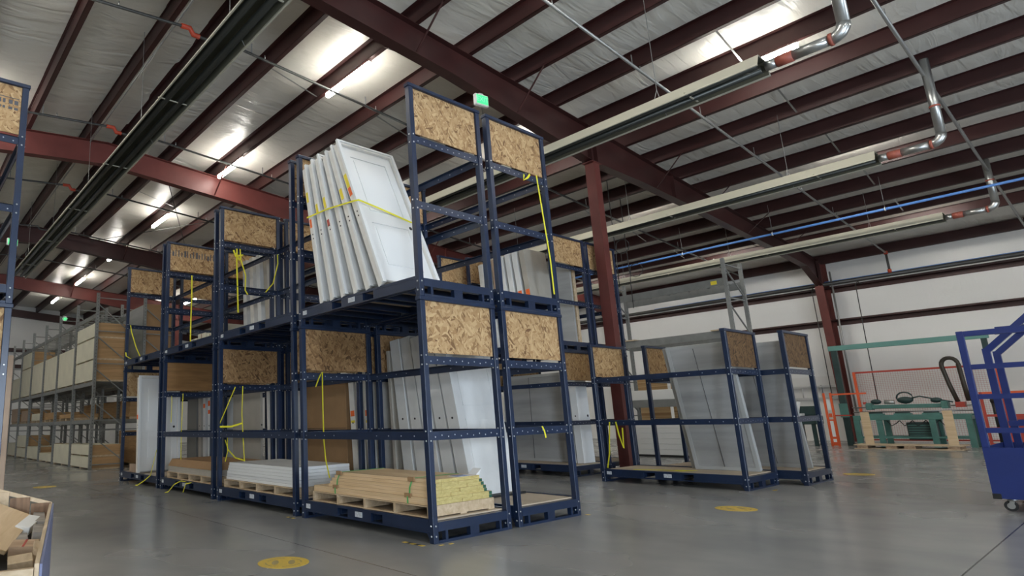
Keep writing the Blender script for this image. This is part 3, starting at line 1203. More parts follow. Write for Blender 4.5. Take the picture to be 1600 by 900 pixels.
def slab_door(label, w, h, t, loc, lean=0.0, group=None, m=PRIMED, stickers=(), rz=0.0, hole=True, name='door_slab', panels=False, hz=0.98):
    th = R(lean)
    o = thing(name, label, 'door', (loc[0], loc[1], loc[2] + t * math.sin(th) + 0.002), (-th, 0, rz), group)
    b = MB()
    b.box(0, w, 0, t, 0, h, m)
    b.build('slab', o, bevel=0.003)
    if panels:
        b = MB()
        for za, zc in ((0.25, h * 0.45), (h * 0.53, h - 0.2)):
            for q in ((0.14, w - 0.14, za, za + 0.012), (0.14, w - 0.14, zc - 0.012, zc), (0.14, 0.152, za, zc), (w - 0.152, w - 0.14, za, zc)):
                b.box(q[0], q[1], -0.005, 0.0, q[2], q[3], m)
        b.build('moulding', o)
    if hole:
        b = MB()
        b.disc((w - 0.08, -0.001, hz), 0.028, (0, -1, 0), BLACK, 0.004, 14)
        b.disc((-0.001, t / 2, hz), 0.016, (-1, 0, 0), BLACK, 0.004, 10)
        b.build('bore_hole', o)
    for z, mm, sz in stickers:
        b = MB()
        b.box(-0.0025, 0.0, t * 0.12, t * 0.88, z - sz / 2, z + sz / 2, mm)
        b.build('sticker', o)
    return o


# six pre-hung doors on the nearest upper rack
hts = [2.26, 2.20, 2.15, 2.15, 2.12, 2.09]
lean = [21.0, 18.6, 16.2, 14.2, 12.2, 10.2]
stk = [[(1.62, YLAB, 0.22), (1.44, OLAB, 0.13)], [(1.45, YLAB, 0.17)], [], [(1.42, YLAB, 0.17), (1.1, REDP, 0.1)], [(1.38, YLAB, 0.15)], [(1.62, YLAB, 0.16), (1.2, OLAB, 0.13)]]
nm = ['frontmost of the six leaning framed doors, showing its whole white face', 'second framed door behind the white face on the upper rack, yellow edge sticker',
      'third framed door behind the white door face on the upper rack, edge without sticker', 'fourth framed door behind the white face on the upper rack, yellow and red stickers',
      'fifth framed door behind the white face on the upper rack, small yellow sticker', 'last of the six leaning framed doors, beside the upper rack post']
for k in range(6):
    framed_door(nm[k], 0.96 - 0.004 * k, hts[k], 0.13, (-0.01 + 0.006 * (k % 3), 0.555 + 0.245 * k, DKU), lean[k], 'framed doors leaning on the nearest upper rack', stk[k])
# strap round the six doors
b = MB()
b.ribbon([(-0.055, 2.10, 4.07), (-0.052, 1.6, 4.05), (-0.050, 1.03, 3.985), (-0.03, 0.965, 3.98), (0.3, 0.975, 3.94), (0.7, 0.985, 3.88), (1.04, 1.0, 3.83)], 0.022, 0.003, YELLOW, (0, 0, 1))
b.build('tie_strap', kind='thing', label='yellow strap tied across the six leaning framed doors', cat='strap')

# five doors in the lower rack behind the lumber
nm = ['frontmost pale door in the lower rack behind the lumber, wide face toward the corner post', 'second pale door behind the wide face, in the lower rack behind the lumber',
      'third pale door behind the wide face, in the lower rack behind the lumber', 'fourth pale door behind the wide face, in the lower rack behind the lumber',
      'last of the five pale doors in the lower rack behind the lumber']
lean2 = [9.5, 8.6, 7.6, 6.6, 5.6]
for k in range(5):
    slab_door(nm[k], 0.93, 2.2 + 0.02 * (k % 2), 0.20, (1.53 + 0.012 * (k % 2), 0.80 + 0.26 * k, DK), lean2[k], 'pale doors leaning in the lower rack behind the lumber', PRIMED, (), hole=True, hz=1.02, panels=(k == 0))
slab_door('grey board standing behind the last pale leaning door in the lower rack', 0.95, 2.05, 0.06, (1.52, 2.20, DK), 2.0, None, BEIGE, (), hole=False, name='grey_board')
b = MB()
b.box(1.5, 2.5, 0.72, 0.79, DK, DK + 0.03, BLACK)
b.build('rubber_strip', kind='thing', label='black strip on the deck under the pale leaning door', cat='strip')

# second row, second rack: brown cartons and cream doors with orange stickers


def carton(label, x0, x1, y0, y1, z0, z1, m=CARD, group=None, seam='z', cat='carton'):
    t = thing('carton', label, cat, ((x0 + x1) / 2, (y0 + y1) / 2, z0), (0, 0, 0), group)
    w, l, h = (x1 - x0) / 2, (y1 - y0) / 2, z1 - z0
    b = MB()
    b.box(-w, w, -l, l, 0, h, m)
    b.build('box', t, bevel=0.006)
    b = MB()
    if seam == 'z':
        b.box(-w - 0.0015, -w, -l + 0.01, l - 0.01, h * 0.52, h * 0.525, BLACK)
    else:
        b.box(-w - 0.0015, -w, -0.03, 0.03, 0.01, h - 0.01, CARDP)
    b.build('seam', t)
    return t


carton('tall brown carton standing in the lower rack behind the white slabs', 1.55, 2.35, 3.42, 4.70, DK, 1.95)
for k in range(3):
    slab_door(['cream door edge with orange sticker, next to the tall brown carton', 'middle cream door edge with orange sticker near the tall brown carton', 'cream door edge with orange sticker, third from the tall brown carton'][k],
              0.9, 2.05, 0.13, (1.55, 3.13 - 0.19 * k, DK), 3.0, 'cream doors beside the tall brown carton', JAMB, ((1.13, OLAB, 0.09), (1.0, YLAB, 0.04)))
# third rack of the second row: plain grey doors
slab_door('wide plain grey door with a knob hole, behind the white slabs', 1.2, 1.75, 0.05, (1.55, 6.18, DK), 0, None, BEIGE, (), R(90), True)
slab_door('grey door edge group standing between the wide plain grey door and the rack post', 0.55, 1.85, 0.05, (1.56, 7.02 + 0.40, DK), 0, None, PRIMED, (), R(2), False)
for k in range(2):
    slab_door('narrow pale door standing at the end beside the wide plain grey door' if k == 0 else 'second narrow pale door at the end beside the wide plain grey door', 0.8, 1.95, 0.10, (1.6, 5.78 + 0.18 * k, DK), 2.0, None, JAMB, (), 0, False)
# fourth rack of the second row: doors with red stickers
for k in range(5):
    slab_door(['first', 'second', 'third', 'fourth', 'fifth'][k] + ' pale door edge from the post, behind the brown board pack, ' + ['red sticker high', 'no sticker', 'two red stickers', 'red sticker low', 'plain grey'][k],
              0.9, 2.0, 0.14, (1.6, 8.15 + 0.27 * k, DK), 2.0, 'pale doors behind the brown board pack', [WHITE, JAMB, WHITE, PRIMED, BEIGE][k],
              [((1.25, OLAB, 0.12),), (), ((1.5, OLAB, 0.12), (1.3, OLAB, 0.09)), ((1.45, OLAB, 0.1),), ()][k])
carton('grey carton standing behind the far framed door, beside the red stickered doors', 1.6, 1.72, 9.52, 10.08, DK, 1.95, MATS['dark_grey_board'])
# the framed white door at the far end of the row
framed_door('white framed door standing alone in the far end lower rack', 0.93, 2.12, 0.2, (0.06, 9.05, DK), 3.0, None, ((1.22, OLAB, 0.1),))
carton('pale narrow carton lying beside the far framed white door', 0.08, 0.16, 9.3, 9.75, DK, 0.40, CARDP)

# upper racks: white doors behind the strap bundle, low white boxes
for k in range(4):
    slab_door(['nearest', 'second', 'third', 'farthest'][k] + ' white door edge in the upper rack behind the yellow strap bundle', 0.9, 2.0, 0.15, (1.58, 5.90 + 0.33 * k, DKU), 5.0 - k, 'white doors behind the yellow strap bundle', [BEIGE, WHITE, JAMB, PRIMED][k], ())
for k in range(4):
    carton(['near', 'second', 'third', 'far'][k] + ' low white box on the far upper rack behind the long yellow strap', 1.6, 2.3, 8.1 + 0.5 * k, 8.52 + 0.5 * k, DKU, DKU + [0.75, 0.6, 0.66, 0.58][k], CREAM, 'low white boxes on the far upper rack', 'y', 'box')

# doors with orange stickers on the upper rack left of the middle column
for k in range(7):
    slab_door(['frontmost door with orange sticker, wide pale face shown, upper rack left of the column', 'second orange stickered door behind the wide pale face left of the column',
               'third orange stickered door behind the wide pale face left of the column', 'fourth orange stickered door behind the wide pale face left of the column',
               'tan door edge behind the four orange stickered doors left of the column', 'white door edge behind the tan one on the upper rack left of the column', 'last cream door edge on the upper rack left of the column'][k],
              0.84, 2.2 - 0.02 * k, 0.13, (6.82, 3.28 + 0.215 * k, DKU), 5.5 - 0.4 * k, 'doors with orange stickers left of the middle column', [BEIGE, WHITE, WHITE, WHITE, CARDP, WHITE, JAMB][k],
              ((1.16, OLAB, 0.14),) if k < 5 else (), hole=k in (0, 1))
b = MB()
b.box(7.72, 7.78, 2.95, 4.3, DKU, DKU + 2.0, WRAP)
tag(b.build('wrapped_sheet', kind='thing'), 'white wrapped panel standing upright on the upper rack left of the middle column', 'panel')
b = MB()
b.box(7.84, 7.94, 2.95, 3.0, DKU, DKU + 2.05, PINE2)
tag(b.build('tan_board', kind='thing'), 'tan board standing beside the white wrapped panel on the upper rack', 'board')
b = MB()
b.box(8.3, 9.05, 4.2, 4.26, DKU, DKU + 2.1, BEIGE)
tag(b.build('pale_board', kind='thing'), 'pale board standing on the upper rack directly behind the middle column', 'board')


def framed_sheet(label, x, y0, y1, z0, h, leanx, m=WRAP, t=0.05, border=0.06):
    """a wide flat sheet in a thin white border, its plane along Y, leaning in X"""
    o = thing('wrapped_sheet', label, 'sheet', (x, y0, z0 + (t * math.sin(R(abs(leanx))) if leanx > 0 else 0) + 0.003), (0, R(leanx), 0))
    w = y1 - y0
    b = MB()
    b.box(0.008, t, border, w - border, border, h - border, m)
    b.build('sheet', o)
    for q in ((0, border, 0, h), (w - border, w, 0, h)):
        b = MB()
        b.box(0, t + 0.005, q[0], q[1], q[2], q[3], GFRAME)
        b.build('side_border', o)
    for q in ((0, border), (h - border, h)):
        b = MB()
        b.box(0, t + 0.005, border, w - border, q[0], q[1], GFRAME)
        b.build('cross_border', o)
    b = MB()
    b.tube([(0.004, w * 0.52, border), (0.004, w * 0.535, h * 0.5), (0.004, w * 0.55, h - border)], 0.004, INKG, 5)
    b.build('dark_seam', o)
    return o


# lower rack left of the column: wide white sheet and two door edges
framed_sheet('wide white sheet leaning in the lower rack left of the middle column', 7.50, 3.32, 4.95, DK, 1.95, 3.0)
for k in range(2):
    slab_door(['white door edge next to the wide white sheet, with black latch', 'second white door edge beside the one with the black latch'][k], 0.42, 2.0, 0.16, (7.38, 2.86 + 0.2 * k, DK), 1.0, None, WHITE, (), 0, True)
# low single racks: large wrapped panels
framed_sheet('large wrapped panel leaning on the rails of the low single rack before the column', 7.28, -0.40, 0.62, DK, 2.22, -14.0)
framed_sheet('second wrapped panel leaning behind the large one on the low single rack', 7.42, -0.36, 0.74, DK, 2.22, -14.0, WRAP, 0.06)
framed_sheet('tall narrow wrapped panel leaning in the low rack nearest the orange gate', 8.45, -0.78, 0.2, DK, 2.25, -14.0)


def pallet(label, x0, x1, y0, y1, z0, h=0.122, group='wooden pallets on the lower racks', n=5):
    t = thing('wooden_pallet', label, 'pallet', ((x0 + x1) / 2, (y0 + y1) / 2, z0), (0, 0, 0), group)
    w, l = (x1 - x0) / 2, (y1 - y0) / 2
    b = MB()
    k = -l
    b.box(-w, w, -l, l, h - 0.012, h, PINE2)
    b.build('top_deck', t)
    b = MB()
    for x in (-w + 0.05, 0, w - 0.05):
        b.box(x - 0.05, x + 0.05, -l, l, 0, 0.012, PINE2)
    b.build('bottom_deck', t)
    for k in range(n):
        y = -l + 0.02 + (2 * l - 0.04) * k / (n - 1)
        b = MB()
        b.box(-w, w, y - 0.02, y + 0.02, 0.012, h - 0.012, PINE2)
        b.build('stringer', t)
    return t


pallet('pallet under the strapped lumber in the nearest lower rack', 0.09, 1.12, 0.13, 2.30, DK)
# strapped lumber: layers of boards
zt0 = DK + 0.1235
t = thing('lumber_bundle', 'strapped bundle of pale lumber with yellow painted ends in the nearest lower rack', 'lumber', (0.6, 1.2, zt0))
lay = [(-0.49, 0.50, -1.07, 1.10), (-0.49, 0.50, -1.07, 1.10), (-0.46, 0.44, -1.06, 0.80), (-0.45, 0.42, -1.06, 0.78), (-0.44, 0.40, -1.05, 0.76), (-0.42, 0.37, -1.05, 0.72), (-0.40, 0.34, -1.04, 0.68)]
z = 0.0
for k, (x0, x1, y0, y1) in enumerate(lay):
    n = 6
    wd = (x1 - x0) / n
    for q in range(n):
        b = MB()
        j = rnd.uniform(-0.005, 0.005)
        b.box(x0 + q * wd + 0.0007, x0 + (q + 1) * wd - 0.0007, y0 + 0.012 + j, y1 + j, z + 0.0005, z + 0.036, PINE)
        ge = q in (0, n - 1) and k < 6
        b.box(x0 + q * wd + 0.0007, x0 + (q + 1) * wd - 0.0007, y0 + 0.008 + j, y0 + 0.012 + j, z + 0.0005, z + 0.036, YWOOD)
        if ge:
            xa = x0 + q * wd + (0.0015 if q == 0 else wd - 0.05)
            b.box(xa, xa + 0.048, y0 + 0.006 + j, y0 + 0.008 + j, z + 0.002, z + 0.034, GPAINT)
        b.build('board', t)
    z += 0.0365
for y in (0.62, -0.72):
    b = MB()
    b.ribbon([(-0.494, y, 0.0), (-0.494, y, 0.073), (-0.462, y, 0.08), (-0.455, y, 0.16), (-0.42, y, z - 0.03), (-0.404, y, z + 0.003), (0.0, y, z + 0.004), (0.34, y, z + 0.003)], 0.02, 0.003, GSTRAP, (0, 1, 0))
    b.build('green_strap', t)
    for px_, pz in ((-0.475, 0.06), (-0.415, z - 0.03)):
        b = MB()
        b.box(px_ - 0.02, px_ + 0.0, y - 0.05, y + 0.05, pz, pz + 0.045, CARD)
        b.build('edge_protector', t)
b = MB()
b.box(0.0, 0.28, -1.02, -0.86, z + 0.001, z + 0.003, LABELW)
b.box(0.02, 0.1, -1.0, -0.88, z + 0.003, z + 0.004, BLUELAB)
b.box(0.13, 0.22, -1.0, -0.88, z + 0.003, z + 0.004, BLUELAB)
b.build('paper_label', t)
b = MB()
b.prism([(0.30, 0.003), (0.36, 0.003), (0.40, 0.07)], 'Y', -1.02, -0.9, LABELW)
b.build('loose_paper', t, loc=(0, 0, z))

pallet('pallet under the stack of white slabs', 0.09, 1.1, 2.72, 4.93, DK)
for k in range(6):
    b = MB()
    w_ = rnd.uniform(-0.012, 0.012)
    b.box(-0.49 + w_, 0.49 + w_, -1.06 + 0.01 * (k % 3), 1.06 - 0.02 * k + w_, 0, 0.044, WHITE)
    o = b.build('white_slab', kind='thing', bevel=0.004, loc=(0.6, 3.83, DK + 0.1235 + 0.0455 * k))
    tag(o, ['lowest white slab, resting straight on the pallet', 'second white slab up from the pallet', 'third white slab up from the pallet', 'fourth white slab up from the pallet', 'fifth white slab up from the pallet, just under the top one', 'topmost white slab of the stack on the pallet'][k],
        'slab', 'white slabs stacked on the second pallet')
pallet('pallet under the brown board pack', 0.1, 1.12, 5.32, 7.50, DK)
t = thing('board_pack', 'pack of grey boards under a brown cardboard cover on the third pallet', 'pack', (0.6, 6.4, DK + 0.1235))
b = MB()
for k in range(3):
    b.box(-0.49, 0.49, -1.05, 1.06, 0.036 * k + 0.001, 0.036 * k + 0.034, BEIGE)
b.build('grey_boards', t)
b = MB()
b.prism([(-0.50, 0.109), (0.50, 0.109), (0.46, 0.24), (-0.42, 0.24)], 'Y', -1.06, 1.05, CARD)
b.build('brown_cover', t)

# ------------------------------------------------------------------ yellow straps


def strap(pts, label, w=0.024, side=(0, 1, 0)):
    b = MB()
    b.ribbon(pts, w, 0.004, YELLOW, side)
    return b.build('tie_strap', kind='thing', label=label, cat='strap')


def sag(a, c, d, n=8):
    a, c = Vector(a), Vector(c)
    return [a.lerp(c, k / n) + Vector((0, 0, -d * math.sin(math.pi * k / n))) for k in range(n + 1)]


strap([(0.345, 2.375, 1.93), (0.34, 2.372, 1.83), (0.335, 2.37, 1.4), (0.325, 2.35, 1.0), (0.31, 2.30, 0.75), (0.30, 2.2, 0.50)], 'yellow strap hanging from the rail to the end of the lumber bundle')
strap([(0.335, 2.385, 1.92), (0.29, 2.375, 1.86), (0.22, 2.37, 1.72)], 'short loose yellow strap tail knotted on the rail above the lumber')
strap([(0.05, 4.20, 1.84), (0.03, 4.19, 1.4), (0.06, 4.16, 0.66)], 'straight yellow strap hanging in front of the white slabs')
strap(sag((0.05, 4.46, 1.84), (0.02, 5.00, 1.22), 0.0), 'yellow strap slanting from the rail to the post over the white slabs')
strap([(0.0, 4.92, 1.2), (0.1, 4.7, 1.2), (0.2, 4.5, 1.25)], 'short level yellow strap above the white slabs', 0.03, (0, 0, 1))
strap([(0.1, 4.92, 0.98), (0.1, 4.80, 0.82), (0.1, 4.55, 0.70), (0.12, 4.25, 0.665)], 'tangled yellow strap end lying on the white slabs by the post')
strap([(0.08, 4.80, 1.02), (0.08, 4.78, 0.8), (0.07, 4.85, 0.63)], 'second tangled yellow strap end beside the white slabs')
strap([(0.03, 6.60, 1.84), (0.02, 6.62, 1.2), (0.04, 6.66, 0.60)], 'straight yellow strap hanging above the brown board pack')
strap([(0.04, 7.2, 1.82), (0.06, 7.24, 1.72), (0.07, 7.28, 1.3)], 'knotted yellow strap by the post above the brown board pack')
strap([(-0.02, 6.25, 0.225), (-0.06, 6.4, 0.235), (-0.10, 6.62, 0.16), (-0.14, 6.80, 0.02), (-0.18, 6.86, 0.006)], 'yellow strap loop dropping from the brown board pallet to the floor')
strap([(-0.03, 6.0, 0.225), (-0.07, 6.15, 0.2), (-0.09, 6.22, 0.05)], 'second yellow strap end dropping below the brown board pallet')
strap([(0.04, 7.95, 0.75), (-0.02, 8.1, 0.24), (-0.06, 8.35, 0.12), (-0.08, 8.7, 0.01), (-0.09, 8.8, 0.007)], 'yellow strap trailing to the floor before the far framed door')
# upper
strap([(0.36, 5.03, 4.46), (0.34, 4.99, 4.1), (0.35, 4.98, 3.7), (0.36, 4.97, 3.2)], 'long yellow strap of the tangled bundle on the second upper rack', 0.03, (1, 0, 0))
strap([(0.42, 5.02, 4.46), (0.40, 4.96, 4.2), (0.50, 4.95, 3.9), (0.49, 4.95, 3.62), (0.55, 4.96, 3.55)], 'curled yellow strap of the tangled bundle on the second upper rack', 0.025, (1, 0, 0))
strap([(0.28, 5.0, 4.36), (0.30, 4.97, 4.24), (0.45, 4.96, 4.28), (0.38, 4.97, 4.18), (0.30, 4.96, 4.3)], 'yellow knot of the tangled strap bundle on the second upper rack', 0.04, (1, 0, 0))
strap([(1.20, 4.98, 4.46), (1.16, 4.9, 4.2), (1.05, 4.9, 3.8), (0.9, 4.92, 3.62)], 'yellow strap drooping from the corner post of the second upper rack', 0.02, (1, 0, 0))
strap([(0.58, 7.58, 4.46), (0.57, 7.54, 4.0), (0.56, 7.54, 3.5), (0.55, 7.52, 2.83)], 'long yellow strap hanging inside the third upper rack', 0.03, (1, 0, 0))
strap([(0.10, 10.14, 3.68), (0.12, 10.1, 3.5), (0.22, 10.0, 3.1), (0.32, 9.9, 2.82)], 'yellow strap slanting down in the farthest upper rack', 0.025, (1, 0, 0))
strap([(0.0, 10.1, 3.0), (-0.02, 10.0, 2.9), (0.05, 9.8, 2.81)], 'yellow strap end curling over the edge of the farthest upper rack', 0.03, (1, 0, 0))
# corner rack
strap([(2.33, -0.03, 4.49), (2.36, -0.045, 4.0), (2.39, -0.05, 3.66), (2.43, -0.05, 3.3), (2.47, -0.03, 2.83)], 'long yellow strap hanging down the end of the empty upper rack', 0.026, (1, 0, 0))
strap([(2.05, -0.03, 4.44), (2.0, -0.05, 4.34), (2.10, -0.05, 4.40), (2.16, -0.045, 4.46)], 'short yellow strap knotted on the end rail of the empty upper rack', 0.03, (1, 0, 0))
strap([(1.93, -0.03, 1.12), (1.94, -0.05, 1.06), (1.96, -0.05, 0.98)], 'short yellow strap tied on the lower end rail of the corner stack', 0.025, (1, 0, 0))
strap([(EX - 0.03, 1.62, 1.09), (EX - 0.04, 1.64, 0.9), (EX - 0.02, 1.70, 0.5), (EX + 0.04, 1.80, 0.25)], 'yellow strap hanging from the rail of the low rack by the middle column')
strap([(EX - 0.03, 1.50, 1.09), (EX - 0.04, 1.46, 0.85), (EX - 0.04, 1.40, 0.62), (EX - 0.04, 1.38, 0.98)], 'looped yellow strap hanging from the rail of the low rack by the middle column')
strap([(6.6, 1.4, DK + 0.004), (6.75, 1.0, DK + 0.006), (6.72, 0.6, DK + 0.006), (6.9, 0.45, DK + 0.006), (6.8, 0.75, DK + 0.006)], 'yellow strap lying on the plywood deck of the low single rack', 0.06, (1, 0, 0))
strap([(6.95, 4.85, DK + 0.004), (7.0, 4.6, DK + 0.006), (7.06, 4.4, DK + 0.006)], 'yellow strap lying on the deck before the wide white sheet', 0.09, (1, 0, 0))
# ------------------------------------------------------------------ grey pallet racking
def pallet_rack(label, x0, x1, ys, levels, top, beam_h=0.12):
    t = thing('pallet_rack', label, 'rack', ((x0 + x1) / 2, (ys[0] + ys[-1]) / 2, 0), (0, 0, 0), None)
    cx, cy = (x0 + x1) / 2, (ys[0] + ys[-1]) / 2
    for y in ys:
        for x in (x0, x1):
            b = MB()
            b.box(x - 0.045 - cx, x + 0.045 - cx, y - 0.04 - cy, y + 0.04 - cy, 0.01, top, GREY)
            b.box(x - 0.08 - cx, x + 0.08 - cx, y - 0.07 - cy, y + 0.07 - cy, 0, 0.01, GREY)
            n = int(top / 0.1)
            for k in range(n):
                z = 0.15 + k * 0.1
                if z < top - 0.05:
                    b.disc((x - cx, y - 0.04 - cy, z), 0.013, (0, -1, 0), FBLK, 0.003, 6)
            b.build('upright', t)
        b = MB()
        z = 0.15
        k = 0
        while z < top - 0.7:
            xa, xb = (x0, x1) if k % 2 == 0 else (x1, x0)
            b.beam((x0 - cx, y - cy, z), (x1 - cx, y - cy, z), 0.03, 0.03, GREY, (0, 1, 0))
            b.beam((x0 - cx, y - cy, z + 0.85), (x1 - cx, y - cy, z + 0.1), 0.03, 0.03, GREY, (0, 1, 0))
            z += 1.0
            k += 1
        b.beam((x0 - cx, y - cy, top - 0.15), (x1 - cx, y - cy, top - 0.15), 0.03, 0.03, GREY, (0, 1, 0))
        b.build('bracing', t)
    for y0, y1 in zip(ys[:-1], ys[1:]):
        for z in levels:
            for x in (x0, x1):
                b = MB()
                b.box(x - 0.025 - cx, x + 0.025 - cx, y0 + 0.04 - cy, y1 - 0.04 - cy, z - beam_h, z, GREY)
                b.build('beam', t)
            b = MB()
            n = 6
            for k in range(n):
                yy = y0 + (y1 - y0) * (k + 0.5) / n
                b.box(x0 + 0.026 - cx, x1 - 0.026 - cx, yy - 0.02 - cy, yy + 0.02 - cy, z - 0.035, z - 0.004, GREY)
            b.build('deck_bars', t)
    return t


GYS = [14.5, 16.9, 19.4, 21.8, 24.3, 26.75, 29.2]
pallet_rack('grey pallet racking facing the left aisle, loaded with cream crates', 0.465, 1.40, GYS, (1.47, 2.61, 4.70), 5.34)
pallet_rack('grey pallet racking back to back behind the crate rack, with tall wrapped cartons', 1.95, 2.90, GYS, (1.47, 2.61), 5.5)


def crate(label, y0, y1, z0, z1, x0=0.47, x1=1.38, group='cream crates in the grey racking', foot=0.05, side=None, end=None):
    t = thing('crate', label, 'crate', ((x0 + x1) / 2, (y0 + y1) / 2, z0), (0, 0, 0), group)
    w, l, h = (x1 - x0) / 2, (y1 - y0) / 2, z1 - z0
    b = MB()
    for y in (-l + 0.05, 0, l - 0.05):
        b.box(-w + 0.02, w - 0.02, y - 0.05, y + 0.05, 0, foot, PINE2)
    b.build('skid', t)
    b = MB()
    b.box(-w, w, -l + 0.012, l - 0.012, foot, h, side or CREAM)
    b.build('side_panel', t)
    for s in (-1, 1):
        b = MB()
        b.box(-w, w, s * (l - 0.006) - 0.006, s * (l - 0.006) + 0.006, foot, h, end or CRATEB)
        b.build('end_panel', t)
    return t


g = 0.07


def bay(k):
    return GYS[k] + g, GYS[k + 1] - g


FL = 'on the floor under grey racking, '
crate('lower of two cream crates ' + FL + 'nearest the blue racks', *bay(0), 0.0, 0.37)
crate('upper of two cream crates ' + FL + 'nearest the blue racks', *bay(0), 0.372, 0.72)
crate('tall single cream crate ' + FL + 'second bay', *bay(1), 0.0, 0.69)
crate('low cream crate ' + FL + 'third bay', *bay(2), 0.0, 0.32)
crate('brown topped low crate resting on the low cream crate, third bay', bay(2)[0], bay(2)[1], 0.322, 0.66, 0.9, 1.38, None, 0.04, CRATEB)
crate('cream crate ' + FL + 'fourth bay', *bay(3), 0.0, 0.52)
crate('lower cream crate ' + FL + 'fifth bay', *bay(4), 0.0, 0.42)
crate('upper cream crate ' + FL + 'fifth bay', *bay(4), 0.422, 0.95)
crate('cream crate ' + FL + 'sixth bay', *bay(5), 0.0, 0.6)
UP = ' on the upper grey racking level'
crate('lowest of three stacked cream crates' + UP, *bay(0), 2.615, 3.27, group='crates on the upper grey level')
crate('middle of three stacked cream crates' + UP, *bay(0), 3.272, 3.95, group='crates on the upper grey level')
crate('topmost of three stacked cream crates' + UP, *bay(0), 3.952, 4.42, group='crates on the upper grey level')
crate('tall cream crate in the second bay' + UP, *bay(1), 2.615, 3.90, group='crates on the upper grey level')
crate('tall cream crate in the third bay' + UP, *bay(2), 2.615, 3.90, group='crates on the upper grey level')
crate('tall cream crate in the fourth bay' + UP, *bay(3), 2.615, 3.90, group='crates on the upper grey level')
crate('lower tall cream crate in the fifth bay' + UP, *bay(4), 2.615, 3.86, group='crates on the upper grey level')
crate('upper tall cream crate in the fifth bay' + UP, *bay(4), 3.862, 4.55, group='crates on the upper grey level')
crate('cream crate in the sixth bay' + UP, *bay(5), 2.615, 3.6, group='crates on the upper grey level')
MIDL = ' on the middle level of the grey racking'
for k, (y0, y1, h, sd, nm) in enumerate(((17.1, 18.9, 0.22, CRATEB, 'low reddish board stack, second bay'), (19.6, 21.4, 0.34, CRATEB, 'brown board stack, third bay'),
                                         (22.0, 23.9, 0.36, CREAM, 'cream board stack, fourth bay'), (24.5, 26.3, 0.55, CARDP, 'tan board stack, fifth bay'), (26.9, 28.9, 0.7, CARDP, 'tan carton stack, sixth bay'))):
    crate(nm + MIDL, y0, y1, 1.475, 1.475 + h, 0.5, 1.36, 'board stacks on the middle grey level', 0.09, sd)
# second racking: tall wrapped cartons and brown boxes


def tall_carton(label, y0, y1, z0, z1):
    t = thing('tall_carton', label, 'carton', (2.43, (y0 + y1) / 2, z0), (0, 0, 0), 'tall cartons in the back grey racking')
    l, h = (y1 - y0) / 2, z1 - z0
    b = MB()
    b.box(-0.44, 0.44, -l, l, 0.08, h, CARD)
    b.build('box', t)
    b = MB()
    b.box(-0.445, -0.441, -l + 0.01, l - 0.01, 0.09, h - 0.01, WRAP)
    b.build('wrap_sheet', t)
    b = MB()
    for x in (-0.3, 0, 0.3):
        b.box(x - 0.05, x + 0.05, -l, l, 0, 0.08, PINE2)
    b.build('skid', t)
    return t


for k in range(5):
    y0, y1 = bay(k)
    tall_carton('tall brown carton with wrapped side in the back grey racking, ' + ['nearest bay', 'second bay', 'third bay', 'fourth bay', 'fifth bay'][k], y0, y1, 2.615, [5.15, 4.9, 4.3, 4.6, 4.2][k])
for k in range(3):
    y0, y1 = bay(k)
    crate('brown crate in the back grey racking at middle level, ' + ['nearest bay', 'second bay', 'third bay'][k], y0 + 1.2 * (k == 0), y1, 1.475, 2.1, 2.0, 2.86, 'brown crates in the back grey racking', 0.08, CRATEB)
crate('brown crate on the floor in the back grey racking, nearest bay', *bay(0), 0, 1.1, 2.0, 2.86, 'brown crates in the back grey racking', 0.08, CRATEB)

# empty grey rack before the side wall
G2X, G2XB = 13.0, 14.1
pallet_rack('tall empty grey pallet rack standing between the middle column and the side wall', G2X, G2XB, [1.75, 5.05], (1.58, 3.30, 4.68), 5.2, 0.2)
b = MB()
b.box(G2X - 0.03, G2X - 0.0265, 1.95, 2.10, 4.53, 4.63, YLAB)
tag(b.build('yellow_label', kind='thing'), 'small yellow capacity label on the top beam of the empty grey rack', 'label')
for y, lab in ((1.95, 'pale board end lying across the second beam by the near upright'), (4.3, 'pale board end lying across the second beam by the far upright')):
    b = MB()
    b.box(12.9, 14.15, y, y + 0.3, 3.302, 3.33, PINE2)
    tag(b.build('pale_board', kind='thing'), lab, 'board')
for k in range(6):
    b = MB()
    b.box(-0.35, 0.35, -0.85 + 0.02 * (k % 3), 0.85, 0, 0.145, PLASTW)
    o = b.build('long_box', kind='thing', bevel=0.006, loc=(13.5, 4.0, 0.06 + 0.148 * k))
    tag(o, ['lowest', 'second lowest', 'third lowest', 'third highest', 'second highest', 'topmost'][k] + ' long white box in the stack under the empty grey rack', 'box', 'long white boxes under the empty grey rack')
b = MB()
for x in (13.2, 13.8):
    b.box(x - 0.05, x + 0.05, 3.15, 4.85, 0.0, 0.058, FBLK)
tag(b.build('skid_rails', kind='thing'), 'dark skid under the stack of long white boxes', 'skid')
b = MB()
b.box(13.05, 13.6, 3.45, 4.75, 1.583, 1.86, PLASTW)
tag(b.build('long_box', kind='thing', bevel=0.006), 'long white box lying on the first beam of the empty grey rack', 'box')
for y0, y1, z1, lab in ((3.3, 4.2, 2.15, 'strand board sheet standing behind the long white boxes'), (4.3, 5.3, 2.3, 'second strand board sheet standing behind the grey rack, nearer the column')):
    b = MB()
    b.box(14.5, 14.52, y0, y1, 0.0, z1, OSB)
    tag(b.build('strand_board_sheet', kind='thing'), lab, 'board')

